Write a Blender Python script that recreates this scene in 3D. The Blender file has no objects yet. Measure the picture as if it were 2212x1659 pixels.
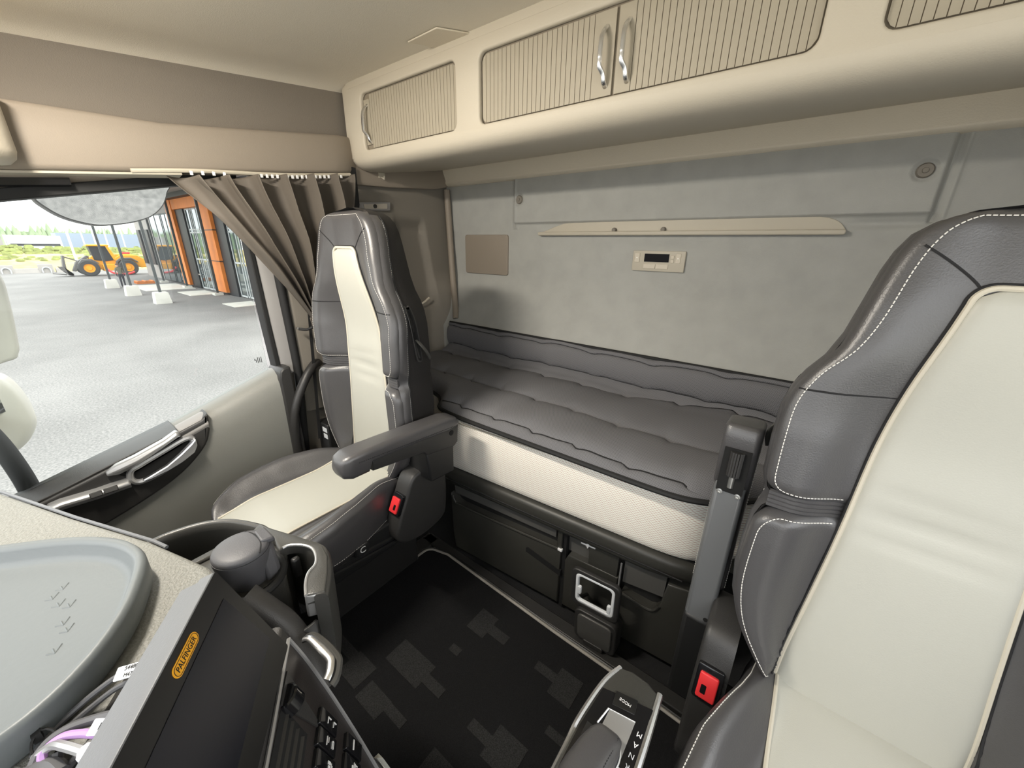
import bpy, bmesh, math, random
from mathutils import Vector, Matrix
random.seed(7)
C = bpy.context.scene.collection
R_ = math.radians

# ------------------------------------------------------------------ camera
cam = bpy.data.cameras.new('camera')
cam.sensor_width = 36.0
cam.lens = 831.0 / 2212.0 * 36.0
cam.clip_start = 0.02
cam.clip_end = 400
cam_ob = bpy.data.objects.new('camera', cam)
C.objects.link(cam_ob)
rot = Matrix(((-0.79250554, 0.2176648, -0.56969905),
              (-0.6096949, -0.26072884, 0.74852695),
              (0.014391, 0.94055436, 0.33933817)))
# a camera looks down its own -Z
cam_ob.matrix_world = Matrix.Translation((0, 0, 1.3)) @ rot.to_4x4()
bpy.context.scene.camera = cam_ob

# ------------------------------------------------------------------ sky, exposure
world = bpy.data.worlds.new('overcast_sky')
bpy.context.scene.world = world
world.use_nodes = True
wn = world.node_tree.nodes
wl = world.node_tree.links
bg = wn['Background']
bg.inputs['Strength'].default_value = 3.0
wtc = wn.new('ShaderNodeTexCoord')
wno = wn.new('ShaderNodeTexNoise')
wno.inputs['Scale'].default_value = 2.6
wno.inputs['Detail'].default_value = 5
wcr = wn.new('ShaderNodeValToRGB')
wcr.color_ramp.elements[0].position = 0.35
wcr.color_ramp.elements[0].color = (0.90, 0.95, 1.0, 1)
wcr.color_ramp.elements[1].position = 0.62
wcr.color_ramp.elements[1].color = (1.0, 0.985, 0.955, 1)
wl.new(wtc.outputs['Generated'], wno.inputs['Vector'])
wl.new(wno.outputs['Fac'], wcr.inputs['Fac'])
# an overcast sky is brighter overhead than at the horizon
wsp = wn.new('ShaderNodeSeparateXYZ')
wmr = wn.new('ShaderNodeMapRange')
wmr.inputs['From Min'].default_value = 0.0; wmr.inputs['From Max'].default_value = 0.9
wmr.inputs['To Min'].default_value = 0.85; wmr.inputs['To Max'].default_value = 1.35
wmx = wn.new('ShaderNodeMix'); wmx.data_type = 'RGBA'; wmx.blend_type = 'MULTIPLY'; wmx.inputs['Factor'].default_value = 1.0
wl.new(wtc.outputs['Generated'], wsp.inputs[0])
wl.new(wsp.outputs['Z'], wmr.inputs['Value'])
wl.new(wcr.outputs['Color'], wmx.inputs['A'])
wl.new(wmr.outputs['Result'], wmx.inputs['B'])
wl.new(wmx.outputs['Result'], bg.inputs['Color'])
sun = bpy.data.lights.new('hazy_sun', 'SUN')
sun.energy = 1.2
sun.angle = R_(25)
sun.color = (1.0, 0.95, 0.86)
sun_ob = bpy.data.objects.new('hazy_sun', sun)
sun_ob.rotation_euler = (R_(28), R_(-22), 0)
sun_ob.location = (0, 0, 30)
C.objects.link(sun_ob)
vs = bpy.context.scene.view_settings
vs.view_transform = 'Standard'
vs.look = 'None'
vs.gamma = 1.0
vs.exposure = 0.30
vs.use_curve_mapping = False

# ------------------------------------------------------------------ materials
def mat(name, col, rough=0.5, metal=0.0, bump=0.0, bscale=200.0, var=0.0, vscale=6.0, spec=0.5, coat=0.0, detail=3.0):
    m = bpy.data.materials.new(name)
    m.use_nodes = True
    nt = m.node_tree
    b = nt.nodes['Principled BSDF']
    b.inputs['Base Color'].default_value = (*col, 1)
    b.inputs['Roughness'].default_value = rough
    b.inputs['Metallic'].default_value = metal
    b.inputs['Specular IOR Level'].default_value = spec
    b.inputs['Coat Weight'].default_value = coat
    tc = nt.nodes.new('ShaderNodeTexCoord')
    if bump:
        n = nt.nodes.new('ShaderNodeTexNoise')
        n.inputs['Scale'].default_value = bscale
        n.inputs['Detail'].default_value = detail
        bp = nt.nodes.new('ShaderNodeBump')
        bp.inputs['Strength'].default_value = bump
        bp.inputs['Distance'].default_value = 0.002
        nt.links.new(tc.outputs['Object'], n.inputs['Vector'])
        nt.links.new(n.outputs['Fac'], bp.inputs['Height'])
        nt.links.new(bp.outputs['Normal'], b.inputs['Normal'])
    if var:
        n2 = nt.nodes.new('ShaderNodeTexNoise')
        n2.inputs['Scale'].default_value = vscale
        n2.inputs['Detail'].default_value = 4
        cr = nt.nodes.new('ShaderNodeValToRGB')
        cr.color_ramp.elements[0].position = 0.3
        cr.color_ramp.elements[1].position = 0.7
        cr.color_ramp.elements[0].color = (*[c * (1 - var) for c in col], 1)
        cr.color_ramp.elements[1].color = (*[min(1, c * (1 + var)) for c in col], 1)
        nt.links.new(tc.outputs['Object'], n2.inputs['Vector'])
        nt.links.new(n2.outputs['Fac'], cr.inputs['Fac'])
        nt.links.new(cr.outputs['Color'], b.inputs['Base Color'])
    return m

M = {}
M['leather'] = mat('dark_leather', (0.064, 0.062, 0.064), 0.36, bump=0.2, bscale=420, spec=0.8)
M['shell'] = mat('seat_shell_cloth', (0.016, 0.0145, 0.014), 0.7, bump=0.3, bscale=500)
M['cream'] = mat('cream_leather', (0.44, 0.435, 0.385), 0.45, bump=0.1, bscale=420)
M['piping'] = mat('cream_piping', (0.55, 0.51, 0.42), 0.5)
M['stitch'] = mat('stitch_thread', (0.72, 0.70, 0.66), 0.7)
M['darkseam'] = mat('dark_seam', (0.012, 0.012, 0.013), 0.8)
M['black'] = mat('black_plastic', (0.016, 0.016, 0.016), 0.45, bump=0.15, bscale=600)
M['darkplastic'] = mat('charcoal_plastic', (0.030, 0.029, 0.028), 0.42, bump=0.2, bscale=600)
M['bunkplastic'] = mat('bunk_plastic', (0.040, 0.039, 0.034), 0.40, bump=0.2, bscale=600)
M['gloss'] = mat('gloss_black', (0.008, 0.008, 0.009), 0.12)
M['void'] = mat('deep_black', (0.004, 0.004, 0.004), 0.9)
M['rubber'] = mat('rubber', (0.012, 0.012, 0.012), 0.75)
M['chrome'] = mat('satin_chrome', (0.86, 0.87, 0.89), 0.27, metal=1.0)
M['silver'] = mat('silver_paint', (0.42, 0.42, 0.42), 0.35, metal=0.6)
M['greyarm'] = mat('grey_metal', (0.16, 0.165, 0.17), 0.45, metal=0.3)
M['white'] = mat('white_print', (0.75, 0.75, 0.75), 0.6)
M['red'] = mat('red_button', (0.75, 0.035, 0.04), 0.35)
M['cabinet'] = mat('cream_cabinet_plastic', (0.57, 0.515, 0.42), 0.55, bump=0.15, bscale=300)
M['slat'] = mat('tan_door_vinyl', (0.40, 0.355, 0.275), 0.55, bump=0.1, bscale=300)
M['groove'] = mat('door_groove_shade', (0.26, 0.22, 0.165), 0.9)  # darker tan stands in for shade inside the door grooves and gaps
M['valance'] = mat('taupe_trim_plastic', (0.265, 0.225, 0.18), 0.6, bump=0.15, bscale=350)
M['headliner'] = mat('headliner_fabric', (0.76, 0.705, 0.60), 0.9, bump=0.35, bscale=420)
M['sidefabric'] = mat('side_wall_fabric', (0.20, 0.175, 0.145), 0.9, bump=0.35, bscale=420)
M['wallfabric'] = mat('grey_wall_fabric', (0.37, 0.37, 0.345), 0.92, bump=0.25, bscale=420, var=0.05, vscale=14)
M['wallbrown'] = mat('wall_side_plastic', (0.20, 0.18, 0.15), 0.7, bump=0.2, bscale=350)
M['strip'] = mat('pale_strip_fabric', (0.72, 0.65, 0.53), 0.8, bump=0.3, bscale=300)
M['tray'] = mat('shelf_plastic', (0.46, 0.42, 0.34), 0.55)
M['doorpanel'] = mat('door_panel_vinyl', (0.225, 0.225, 0.205), 0.5, bump=0.2, bscale=420)
M['pillar'] = mat('pillar_grey', (0.27, 0.26, 0.25), 0.55, bump=0.15, bscale=350)
M['dash'] = mat('dash_grain', (0.215, 0.215, 0.195), 0.50, bump=0.9, bscale=260, var=0.16, vscale=260)
M['dashedge'] = mat('dash_edge', (0.10, 0.098, 0.09), 0.4, bump=0.3, bscale=300)
M['mattray'] = mat('grey_rubber_tray', (0.14, 0.155, 0.16), 0.45, bump=0.15, bscale=120)
M['console'] = mat('console_brown_black', (0.024, 0.020, 0.019), 0.35, bump=0.1, bscale=600)
M['holder'] = mat('cup_holder_plastic', (0.055, 0.054, 0.05), 0.35, bump=0.15, bscale=600)
M['ashcup'] = mat('bin_grey', (0.085, 0.085, 0.092), 0.5, bump=0.15, bscale=600)
M['housing'] = mat('monitor_housing', (0.15, 0.157, 0.168), 0.45, bump=0.15, bscale=600)
M['screen'] = mat('lcd_glass', (0.008, 0.009, 0.014), 0.22, spec=0.35)
M['bezel'] = mat('monitor_bezel', (0.010, 0.010, 0.010), 0.3)
M['orange'] = mat('logo_orange', (0.85, 0.40, 0.02), 0.5)
M['ink'] = mat('black_ink', (0.01, 0.01, 0.01), 0.7)
M['cable'] = mat('grey_cable', (0.10, 0.10, 0.105), 0.45)
M['purple'] = mat('purple_cable', (0.45, 0.27, 0.55), 0.5)
M['lcd'] = mat('dark_lcd', (0.004, 0.004, 0.006), 0.5, spec=0.1)
M['paper'] = mat('label_paper', (0.80, 0.82, 0.84), 0.6)
M['carpet'] = mat('floor_carpet', (0.014, 0.014, 0.015), 0.95, bump=0.8, bscale=500)
M['curtain'] = mat('taupe_curtain', (0.105, 0.089, 0.072), 0.75, bump=0.25, bscale=700)
M['binding'] = mat('mat_binding', (0.33, 0.31, 0.28), 0.8, bump=0.4, bscale=500)
M['smoke'] = mat('smoke_plastic', (0.085, 0.083, 0.078), 0.30)
M['asphalt'] = mat('asphalt', (0.165, 0.161, 0.157), 0.9, bump=0.6, bscale=14, var=0.16, vscale=0.35)
_n = M['asphalt'].node_tree
_cr = [n for n in _n.nodes if n.type == 'VALTORGB'][0]
_b = _n.nodes['Principled BSDF']
_g = _n.nodes.new('ShaderNodeTexNoise'); _g.inputs['Scale'].default_value = 22; _g.inputs['Detail'].default_value = 6; _g.inputs['Roughness'].default_value = 0.75
_g2 = _n.nodes.new('ShaderNodeValToRGB'); _g2.color_ramp.elements[0].position = 0.36; _g2.color_ramp.elements[1].position = 0.66
_g2.color_ramp.elements[0].color = (0.62, 0.62, 0.62, 1); _g2.color_ramp.elements[1].color = (1.35, 1.33, 1.30, 1)
_mx = _n.nodes.new('ShaderNodeMix'); _mx.data_type = 'RGBA'; _mx.blend_type = 'MULTIPLY'; _mx.inputs['Factor'].default_value = 1.0
_tc = [n for n in _n.nodes if n.type == 'TEX_COORD'][0]
_n.links.new(_tc.outputs['Object'], _g.inputs['Vector']); _n.links.new(_g.outputs['Fac'], _g2.inputs['Fac'])
_n.links.new(_cr.outputs['Color'], _mx.inputs['A']); _n.links.new(_g2.outputs['Color'], _mx.inputs['B'])
_n.links.new(_mx.outputs['Result'], _b.inputs['Base Color'])
M['concrete'] = mat('concrete', (0.55, 0.54, 0.49), 0.85, bump=0.3, bscale=20, var=0.08, vscale=2)
M['panelorange'] = mat('orange_panel', (0.62, 0.19, 0.035), 0.6, var=0.10, vscale=1.5)
M['panelblack'] = mat('black_facade', (0.02, 0.022, 0.025), 0.5, var=0.3, vscale=1.0)
M['facade'] = mat('grey_facade', (0.33, 0.31, 0.29), 0.6, var=0.1, vscale=0.8)
M['winframe'] = mat('window_frame_grey', (0.45, 0.47, 0.47), 0.5)
M['post'] = mat('post_dark', (0.05, 0.058, 0.06), 0.5)
M['windowglass'] = mat('reflective_glass', (0.20, 0.24, 0.25), 0.04, metal=0.75)
M['loader'] = mat('loader_yellow', (0.85, 0.38, 0.015), 0.45)
M['tyre'] = mat('tyre', (0.055, 0.055, 0.055), 0.9)
M['loaderdark'] = mat('loader_grey', (0.12, 0.115, 0.11), 0.6)
M['grass'] = mat('dry_grass', (0.44, 0.34, 0.14), 0.95, var=0.35, vscale=0.9)
M['shrub'] = mat('shrub_green', (0.22, 0.25, 0.08), 0.95, var=0.35, vscale=2.0)
M['forest'] = mat('forest_green', (0.24, 0.30, 0.18), 0.95, var=0.2, vscale=0.5)
M['bluehall'] = mat('blue_grey_hall', (0.26, 0.31, 0.38), 0.7)
M['whitehall'] = mat('white_hall', (0.78, 0.80, 0.80), 0.7)
M['mirrorbody'] = mat('mirror_housing', (0.62, 0.60, 0.55), 0.4)
M['mirrorglass'] = mat('mirror_glass', (0.86, 0.87, 0.87), 0.03, metal=1.0)
M['skin'] = mat('skin', (0.55, 0.36, 0.27), 0.6)
M['hair'] = mat('hair', (0.12, 0.07, 0.04), 0.8)
M['jacket'] = mat('olive_jacket', (0.16, 0.16, 0.12), 0.8)
M['trousers'] = mat('dark_trousers', (0.03, 0.033, 0.045), 0.8)
M['steel'] = mat('steel_screw', (0.62, 0.62, 0.60), 0.3, metal=0.9)
M['lampplastic'] = mat('lamp_lens', (0.42, 0.38, 0.32), 0.35)
M['led'] = mat('button_mark', (0.9, 0.88, 0.8), 0.5)
M['polewhite'] = mat('pole_white', (0.8, 0.8, 0.8), 0.5)

def glass_mat():
    m = bpy.data.materials.new('door_glass')
    m.use_nodes = True
    nt = m.node_tree
    nt.nodes.remove(nt.nodes['Principled BSDF'])
    out = nt.nodes['Material Output']
    tr = nt.nodes.new('ShaderNodeBsdfTransparent')
    tr.inputs['Color'].default_value = (0.95, 0.97, 0.96, 1)
    gl = nt.nodes.new('ShaderNodeBsdfGlossy')
    gl.inputs['Roughness'].default_value = 0.02
    mx = nt.nodes.new('ShaderNodeMixShader')
    fr = nt.nodes.new('ShaderNodeFresnel')
    fr.inputs['IOR'].default_value = 1.25
    nt.links.new(fr.outputs['Fac'], mx.inputs['Fac'])
    nt.links.new(tr.outputs[0], mx.inputs[1])
    nt.links.new(gl.outputs[0], mx.inputs[2])
    nt.links.new(mx.outputs[0], out.inputs['Surface'])
    return m
M['glass'] = glass_mat()

def dot_mat(name, base, dark, fu, fv, wu, wv, vertical):
    """woven cloth with staggered rows of small dots or dashes, laid out in object space"""
    m = bpy.data.materials.new(name)
    m.use_nodes = True
    nt = m.node_tree; L = nt.links.new
    b = nt.nodes['Principled BSDF']
    b.inputs['Roughness'].default_value = 0.9
    b.inputs['Specular IOR Level'].default_value = 0.25
    tc = nt.nodes.new('ShaderNodeTexCoord'); sp = nt.nodes.new('ShaderNodeSeparateXYZ')
    L(tc.outputs['Object'], sp.inputs[0])
    def mth(op, *ins):
        n = nt.nodes.new('ShaderNodeMath'); n.operation = op
        for i, v in enumerate(ins):
            if isinstance(v, (int, float)): n.inputs[i].default_value = v
            else: L(v, n.inputs[i])
        return n.outputs[0]
    nz = nt.nodes.new('ShaderNodeTexNoise'); nz.inputs['Scale'].default_value = 90
    L(tc.outputs['Object'], nz.inputs['Vector'])
    jit = mth('MULTIPLY', mth('SUBTRACT', nz.outputs['Fac'], 0.5), 0.5)
    uu = mth('SUBTRACT', sp.outputs['X'], sp.outputs['Y']) if vertical else sp.outputs['X']
    vv = sp.outputs['Z'] if vertical else mth('SUBTRACT', sp.outputs['Y'], sp.outputs['Z'])
    v = mth('ADD', mth('MULTIPLY', vv, fv), 100.0)
    row = mth('FLOOR', v)
    u = mth('ADD', mth('ADD', mth('MULTIPLY', uu, fu), 200.0), mth('ADD', mth('MULTIPLY', row, 0.5), jit))
    du = mth('DIVIDE', mth('ABSOLUTE', mth('SUBTRACT', mth('FRACT', u), 0.5)), wu)
    dv = mth('DIVIDE', mth('ABSOLUTE', mth('SUBTRACT', mth('FRACT', v), 0.5)), wv)
    d = mth('ADD', mth('MULTIPLY', du, du), mth('MULTIPLY', dv, dv))
    cr = nt.nodes.new('ShaderNodeValToRGB')
    cr.color_ramp.elements[0].position = 0.55; cr.color_ramp.elements[0].color = (*dark, 1)
    cr.color_ramp.elements[1].position = 1.0; cr.color_ramp.elements[1].color = (*base, 1)
    L(d, cr.inputs['Fac']); L(cr.outputs['Color'], b.inputs['Base Color'])
    bp = nt.nodes.new('ShaderNodeBump'); bp.inputs['Strength'].default_value = 0.35; bp.inputs['Distance'].default_value = 0.001
    L(cr.outputs['Color'], bp.inputs['Height']); L(bp.outputs['Normal'], b.inputs['Normal'])
    return m
M['topper'] = dot_mat('topper_mesh_cloth', (0.165, 0.163, 0.170), (0.085, 0.084, 0.088), 190, 235, 0.30, 0.30, False)
M['mattress'] = dot_mat('mattress_knit_cloth', (0.86, 0.85, 0.77), (0.52, 0.32, 0.26), 100, 240, 0.36, 0.22, True)

def mat_carpet_mat():
    m = bpy.data.materials.new('velour_mat')
    m.use_nodes = True
    nt = m.node_tree
    b = nt.nodes['Principled BSDF']
    b.inputs['Roughness'].default_value = 0.95
    b.inputs['Specular IOR Level'].default_value = 0.15
    tc = nt.nodes.new('ShaderNodeTexCoord')
    n = nt.nodes.new('ShaderNodeTexNoise')
    n.inputs['Scale'].default_value = 450
    n.inputs['Detail'].default_value = 4
    cr = nt.nodes.new('ShaderNodeValToRGB')
    cr.color_ramp.elements[0].color = (0.005, 0.005, 0.0055, 1)
    cr.color_ramp.elements[1].color = (0.020, 0.020, 0.021, 1)
    bp = nt.nodes.new('ShaderNodeBump')
    bp.inputs['Strength'].default_value = 0.7
    bp.inputs['Distance'].default_value = 0.003
    L = nt.links.new
    L(tc.outputs['Object'], n.inputs['Vector'])
    L(n.outputs['Fac'], cr.inputs['Fac'])
    L(cr.outputs['Color'], b.inputs['Base Color'])
    L(n.outputs['Fac'], bp.inputs['Height'])
    L(bp.outputs['Normal'], b.inputs['Normal'])
    return m
M['velour'] = mat_carpet_mat()
M['velourlight'] = mat('velour_mat_light_weave', (0.028, 0.028, 0.028), 0.95, bump=0.8, bscale=450, var=0.5, vscale=450, spec=0.15)

# ------------------------------------------------------------------ mesh helpers
BASE = {}          # world position of every root empty

class MB:
    def __init__(s):
        s.v = []; s.f = []; s.m = []
    def add(s, vs_, fs, mi=0):
        o = len(s.v)
        s.v += [tuple(p) for p in vs_]
        s.f += [tuple(i + o for i in f) for f in fs]
        s.m += [mi] * len(fs)
        return s
    def box(s, c, d, rot=None, mi=0):
        x, y, z = d[0] / 2, d[1] / 2, d[2] / 2
        vs_ = [Vector((sx * x, sy * y, sz * z)) for sz in (-1, 1) for sy in (-1, 1) for sx in (-1, 1)]
        if rot is not None:
            vs_ = [rot @ v for v in vs_]
        vs_ = [v + Vector(c) for v in vs_]
        return s.add(vs_, [(0, 2, 3, 1), (4, 5, 7, 6), (0, 1, 5, 4), (2, 6, 7, 3), (0, 4, 6, 2), (1, 3, 7, 5)], mi)
    def loft(s, rings, closed=True, cap=(True, True), mi=0):
        n = len(rings[0]); vs_ = [p for r in rings for p in r]; fs = []
        for i in range(len(rings) - 1):
            for j in range(n if closed else n - 1):
                k = (j + 1) % n
                fs.append((i * n + j, i * n + k, (i + 1) * n + k, (i + 1) * n + j))
        if cap[0] and closed: fs.append(tuple(range(n - 1, -1, -1)))
        if cap[1] and closed: fs.append(tuple((len(rings) - 1) * n + j for j in range(n)))
        return s.add(vs_, fs, mi)
    def prism(s, poly, fn, h0, h1, mi=0, edge=0.0, steps=3):
        """polygon poly [(a,b)] extruded along h through fn(a,b,h); edge rounds the h1 rim"""
        if edge <= 0:
            return s.loft([[fn(a, b, h0) for a, b in poly], [fn(a, b, h1) for a, b in poly]], mi=mi)
        rings = [[fn(a, b, h0) for a, b in poly]]
        sg = 1 if h1 > h0 else -1
        for i in range(steps + 1):
            t = i / steps * math.pi / 2
            q = inset(poly, edge * (1 - math.cos(t)))
            rings.append([fn(a, b, h1 - sg * edge * (1 - math.sin(t))) for a, b in q])
        return s.loft(rings, mi=mi)
    def tube(s, path, r, n=8, closed=False, mi=0, rr=None, flat=1.0, up=None):
        path = [Vector(p) for p in path]
        rings = []; prev = None
        L_ = len(path)
        for i, p in enumerate(path):
            a = path[(i - 1) % L_] if (i > 0 or closed) else p
            b = path[(i + 1) % L_] if (i < L_ - 1 or closed) else p
            t = (b - a)
            t = t.normalized() if t.length > 1e-9 else Vector((0, 0, 1))
            if prev is None:
                u = Vector(up) if up is not None else (Vector((0, 0, 1)) if abs(t.z) < 0.9 else Vector((1, 0, 0)))
            else:
                u = prev
            u = (u - t * u.dot(t)).normalized()
            w = t.cross(u); prev = u
            ri = r if rr is None else rr[i]
            rings.append([p + u * ri * flat * math.cos(2 * math.pi * k / n) + w * ri * math.sin(2 * math.pi * k / n) for k in range(n)])
        if closed:
            rings.append(rings[0])
            return s.loft(rings, cap=(False, False), mi=mi)
        return s.loft(rings, mi=mi)
    def lathe(s, prof, c, ax=(0, 0, 1), n=24, mi=0, sx=1.0, cap=(True, True)):
        ax = Vector(ax).normalized()
        u = ax.orthogonal().normalized(); w = ax.cross(u)
        rings = [[Vector(c) + ax * h + (u * math.cos(2 * math.pi * k / n) * sx + w * math.sin(2 * math.pi * k / n)) * max(r, 1e-5) for k in range(n)] for r, h in prof]
        return s.loft(rings, mi=mi, cap=cap)
    def grid(s, nu, nv, fn, mi=0):
        vs_ = [fn(i / nu, j / nv) for j in range(nv + 1) for i in range(nu + 1)]
        fs = [(j * (nu + 1) + i, j * (nu + 1) + i + 1, (j + 1) * (nu + 1) + i + 1, (j + 1) * (nu + 1) + i) for j in range(nv) for i in range(nu)]
        return s.add(vs_, fs, mi)
    def ball(s, c, r, n=12, mi=0):
        r = (r, r, r) if not hasattr(r, '__len__') else r
        rings = []
        for i in range(1, n):
            t = math.pi * i / n
            rings.append([(c[0] + r[0] * math.sin(t) * math.cos(2 * math.pi * k / (2 * n)), c[1] + r[1] * math.sin(t) * math.sin(2 * math.pi * k / (2 * n)), c[2] + r[2] * math.cos(t)) for k in range(2 * n)])
        return s.loft(rings, mi=mi)
    def build(s, name, mats, parent=None, bevel=0.0, angle=40, seg=2, solid=0.0, sub=0):
        if not isinstance(mats, (list, tuple)): mats = [mats]
        me = bpy.data.meshes.new(name)
        b = Vector((0, 0, 0)); p = parent
        while p is not None:
            b += Vector(BASE.get(p.name, (0, 0, 0))); p = p.parent
        vs_ = [Vector(v) - b for v in s.v]
        org = Vector((0, 0, 0))
        if parent is None or True:
            lo = Vector([min(v[i] for v in vs_) for i in range(3)]); hi = Vector([max(v[i] for v in vs_) for i in range(3)])
            if parent is None:
                org = Vector(((lo.x + hi.x) / 2, (lo.y + hi.y) / 2, lo.z))
        me.from_pydata([v - org for v in vs_], [], s.f)
        for mm in mats: me.materials.append(mm)
        for pl, mi in zip(me.polygons, s.m): pl.material_index = mi
        bm = bmesh.new(); bm.from_mesh(me)
        bmesh.ops.remove_doubles(bm, verts=bm.verts, dist=1e-6)
        bmesh.ops.recalc_face_normals(bm, faces=bm.faces)
        bm.to_mesh(me); bm.free()
        me.shade_smooth()
        me.set_sharp_from_angle(angle=R_(angle))
        o = bpy.data.objects.new(name, me)
        C.objects.link(o)
        o.location = org
        if parent is not None:
            o.parent = parent
            BASE[o.name] = (0, 0, 0)
        else:
            BASE[o.name] = tuple(org)
        if solid:
            md = o.modifiers.new('thick', 'SOLIDIFY'); md.thickness = solid; md.offset = 0
        if bevel:
            md = o.modifiers.new('round', 'BEVEL'); md.width = bevel; md.segments = seg
            md.limit_method = 'ANGLE'; md.angle_limit = R_(35)
        if sub:
            md = o.modifiers.new('sub', 'SUBSURF'); md.levels = sub; md.render_levels = sub
        return o

def inset(poly, d):
    """offset a simple polygon inwards by d"""
    if d == 0: return list(poly)
    n = len(poly)
    area = sum(poly[i][0] * poly[(i + 1) % n][1] - poly[(i + 1) % n][0] * poly[i][1] for i in range(n))
    sg = 1 if area > 0 else -1
    out = []
    for i in range(n):
        p0, p1, p2 = poly[i - 1], poly[i], poly[(i + 1) % n]
        e1 = (p1[0] - p0[0], p1[1] - p0[1]); e2 = (p2[0] - p1[0], p2[1] - p1[1])
        l1 = math.hypot(*e1) or 1e-9; l2 = math.hypot(*e2) or 1e-9
        n1 = (-e1[1] / l1 * sg, e1[0] / l1 * sg); n2 = (-e2[1] / l2 * sg, e2[0] / l2 * sg)
        bx, by = n1[0] + n2[0], n1[1] + n2[1]
        k = bx * n1[0] + by * n1[1]
        k = max(k, 0.5)
        out.append((p1[0] + bx / k * d, p1[1] + by / k * d))
    return out

def rrect(w, h, r, n=5, cx=0.0, cy=0.0):
    pts = []
    for sx, sy, a0 in ((1, 1, 0), (-1, 1, 90), (-1, -1, 180), (1, -1, 270)):
        for i in range(n + 1):
            a = R_(a0 + 90 * i / n)
            pts.append((cx + sx * (w / 2 - r) + r * math.cos(a), cy + sy * (h / 2 - r) + r * math.sin(a)))
    return pts

def smooth(pts, n=6, closed=False):
    """Catmull-Rom through the points (any dimension)"""
    P = [tuple(p) for p in pts]; L_ = len(P); out = []
    for i in range(L_ if closed else L_ - 1):
        p0 = P[(i - 1) % L_] if (closed or i > 0) else P[0]
        p1 = P[i]; p2 = P[(i + 1) % L_]
        p3 = P[(i + 2) % L_] if (closed or i < L_ - 2) else P[-1]
        for k in range(n):
            t = k / n
            out.append(tuple(0.5 * (2 * b + (c - a) * t + (2 * a - 5 * b + 4 * c - d) * t * t + (3 * b - a - 3 * c + d) * t ** 3) for a, b, c, d in zip(p0, p1, p2, p3)))
    if not closed: out.append(P[-1])
    return out

def lerp(tab, x):
    """piecewise smooth interpolation of a table of (x, value)"""
    if x <= tab[0][0]: return tab[0][1]
    for (a, va), (b, vb) in zip(tab, tab[1:]):
        if x <= b:
            t = (x - a) / (b - a)
            return va + (vb - va) * t
    return tab[-1][1]

def ss(a, b, x):
    t = min(1, max(0, (x - a) / (b - a))); return t * t * (3 - 2 * t)

def tag(o, label, cat, group=None):
    o['label'] = label; o['category'] = cat
    if group: o['group'] = group
    return o

def thing(name, loc, label, cat, group=None):
    o = bpy.data.objects.new(name, None)
    o.empty_display_size = 0.05
    C.objects.link(o); o.location = loc
    BASE[o.name] = tuple(loc)
    return tag(o, label, cat, group)

def struct(o):
    o['kind'] = 'structure'
    return o

def part(o, label):
    o['label'] = label
    return o

def copy_tree(o, parent=None):
    c = o.copy(); C.objects.link(c)
    BASE[c.name] = BASE.get(o.name, (0, 0, 0))
    if parent is not None: c.parent = parent
    for ch in list(o.children): copy_tree(ch, c)
    return c

def text_mb(mb, txt, size, fn, mi=0, depth=0.0006):
    """letters as thin solid shapes; fn(a,b,h) maps the text plane into space, centred"""
    cu = bpy.data.curves.new('lettering', 'FONT')
    cu.body = txt; cu.size = size; cu.align_x = 'CENTER'; cu.align_y = 'CENTER'
    cu.extrude = depth / 2; cu.resolution_u = 3
    ob = bpy.data.objects.new('lettering', cu); C.objects.link(ob)
    dg = bpy.context.evaluated_depsgraph_get()
    me = bpy.data.meshes.new_from_object(ob.evaluated_get(dg))
    mb.add([fn(v.co.x, v.co.y, v.co.z + depth / 2) for v in me.vertices], [tuple(p.vertices) for p in me.polygons], mi)
    bpy.data.objects.remove(ob); bpy.data.curves.remove(cu); bpy.data.meshes.remove(me)
    return mb

def dashes(mb, path, r, on, off):
    """a row of stitches along a path"""
    P = [Vector(p) for p in path]
    acc = 0.0; seg_on = True; cur = [P[0]]
    for a, b in zip(P, P[1:]):
        d = (b - a).length; t = 0.0
        if d < 1e-9: continue
        while t < d:
            need = (on if seg_on else off) - acc
            st = min(need, d - t)
            t += st; acc += st
            q = a + (b - a) * (t / d)
            if seg_on: cur.append(q)
            if acc >= (on if seg_on else off) - 1e-9:
                if seg_on and len(cur) > 1: mb.tube([cur[0], cur[-1]], r, n=5)
                seg_on = not seg_on; acc = 0.0; cur = [q]
    return mb

# =================================================================== CAB SHELL
# x runs across the cab towards the passenger door, y towards the windscreen, z up; the floor is z = 0
XR = 1.62      # passenger side wall
YB = -1.55     # rear wall
def zc(y): return 1.872 - 0.117 * (max(min(y, -0.05), -1.6) + 1.0)          # roof lining
def zv0(y): return lerp([(-1.6, 1.60), (-1.0, 1.563), (-0.94, 1.553), (-0.41, 1.487), (-0.07, 1.448), (0.9, 1.33)], y)   # valance bottom
def zv1(y): return lerp([(-1.6, 1.72), (-1.0, 1.695), (-0.94, 1.686), (-0.42, 1.613), (-0.12, 1.600), (0.9, 1.56)], y)   # valance top
def zw(y): return 1.372 - 0.205 * y if y > -0.6 else 1.495                                                               # window top
def zb(y): return lerp([(-0.62, 0.845), (-0.594, 0.838), (-0.33, 0.746), (-0.24, 0.716), (0.065, 0.632), (0.6, 0.50)], y)  # door belt line

mb = MB(); mb.box((0.5, -0.3, -0.05), (2.3, 2.7, 0.06))
floor = struct(mb.build('floor', M['carpet']))
# plastic threshold strips round the carpet mat
mb = MB()
mb.box((0.55, -0.93, -0.008), (1.3, 0.05, 0.022)); mb.box((1.175, -0.5, -0.008), (0.07, 0.9, 0.022))
struct(mb.build('trim_floor', M['darkplastic'], bevel=0.004))

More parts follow.
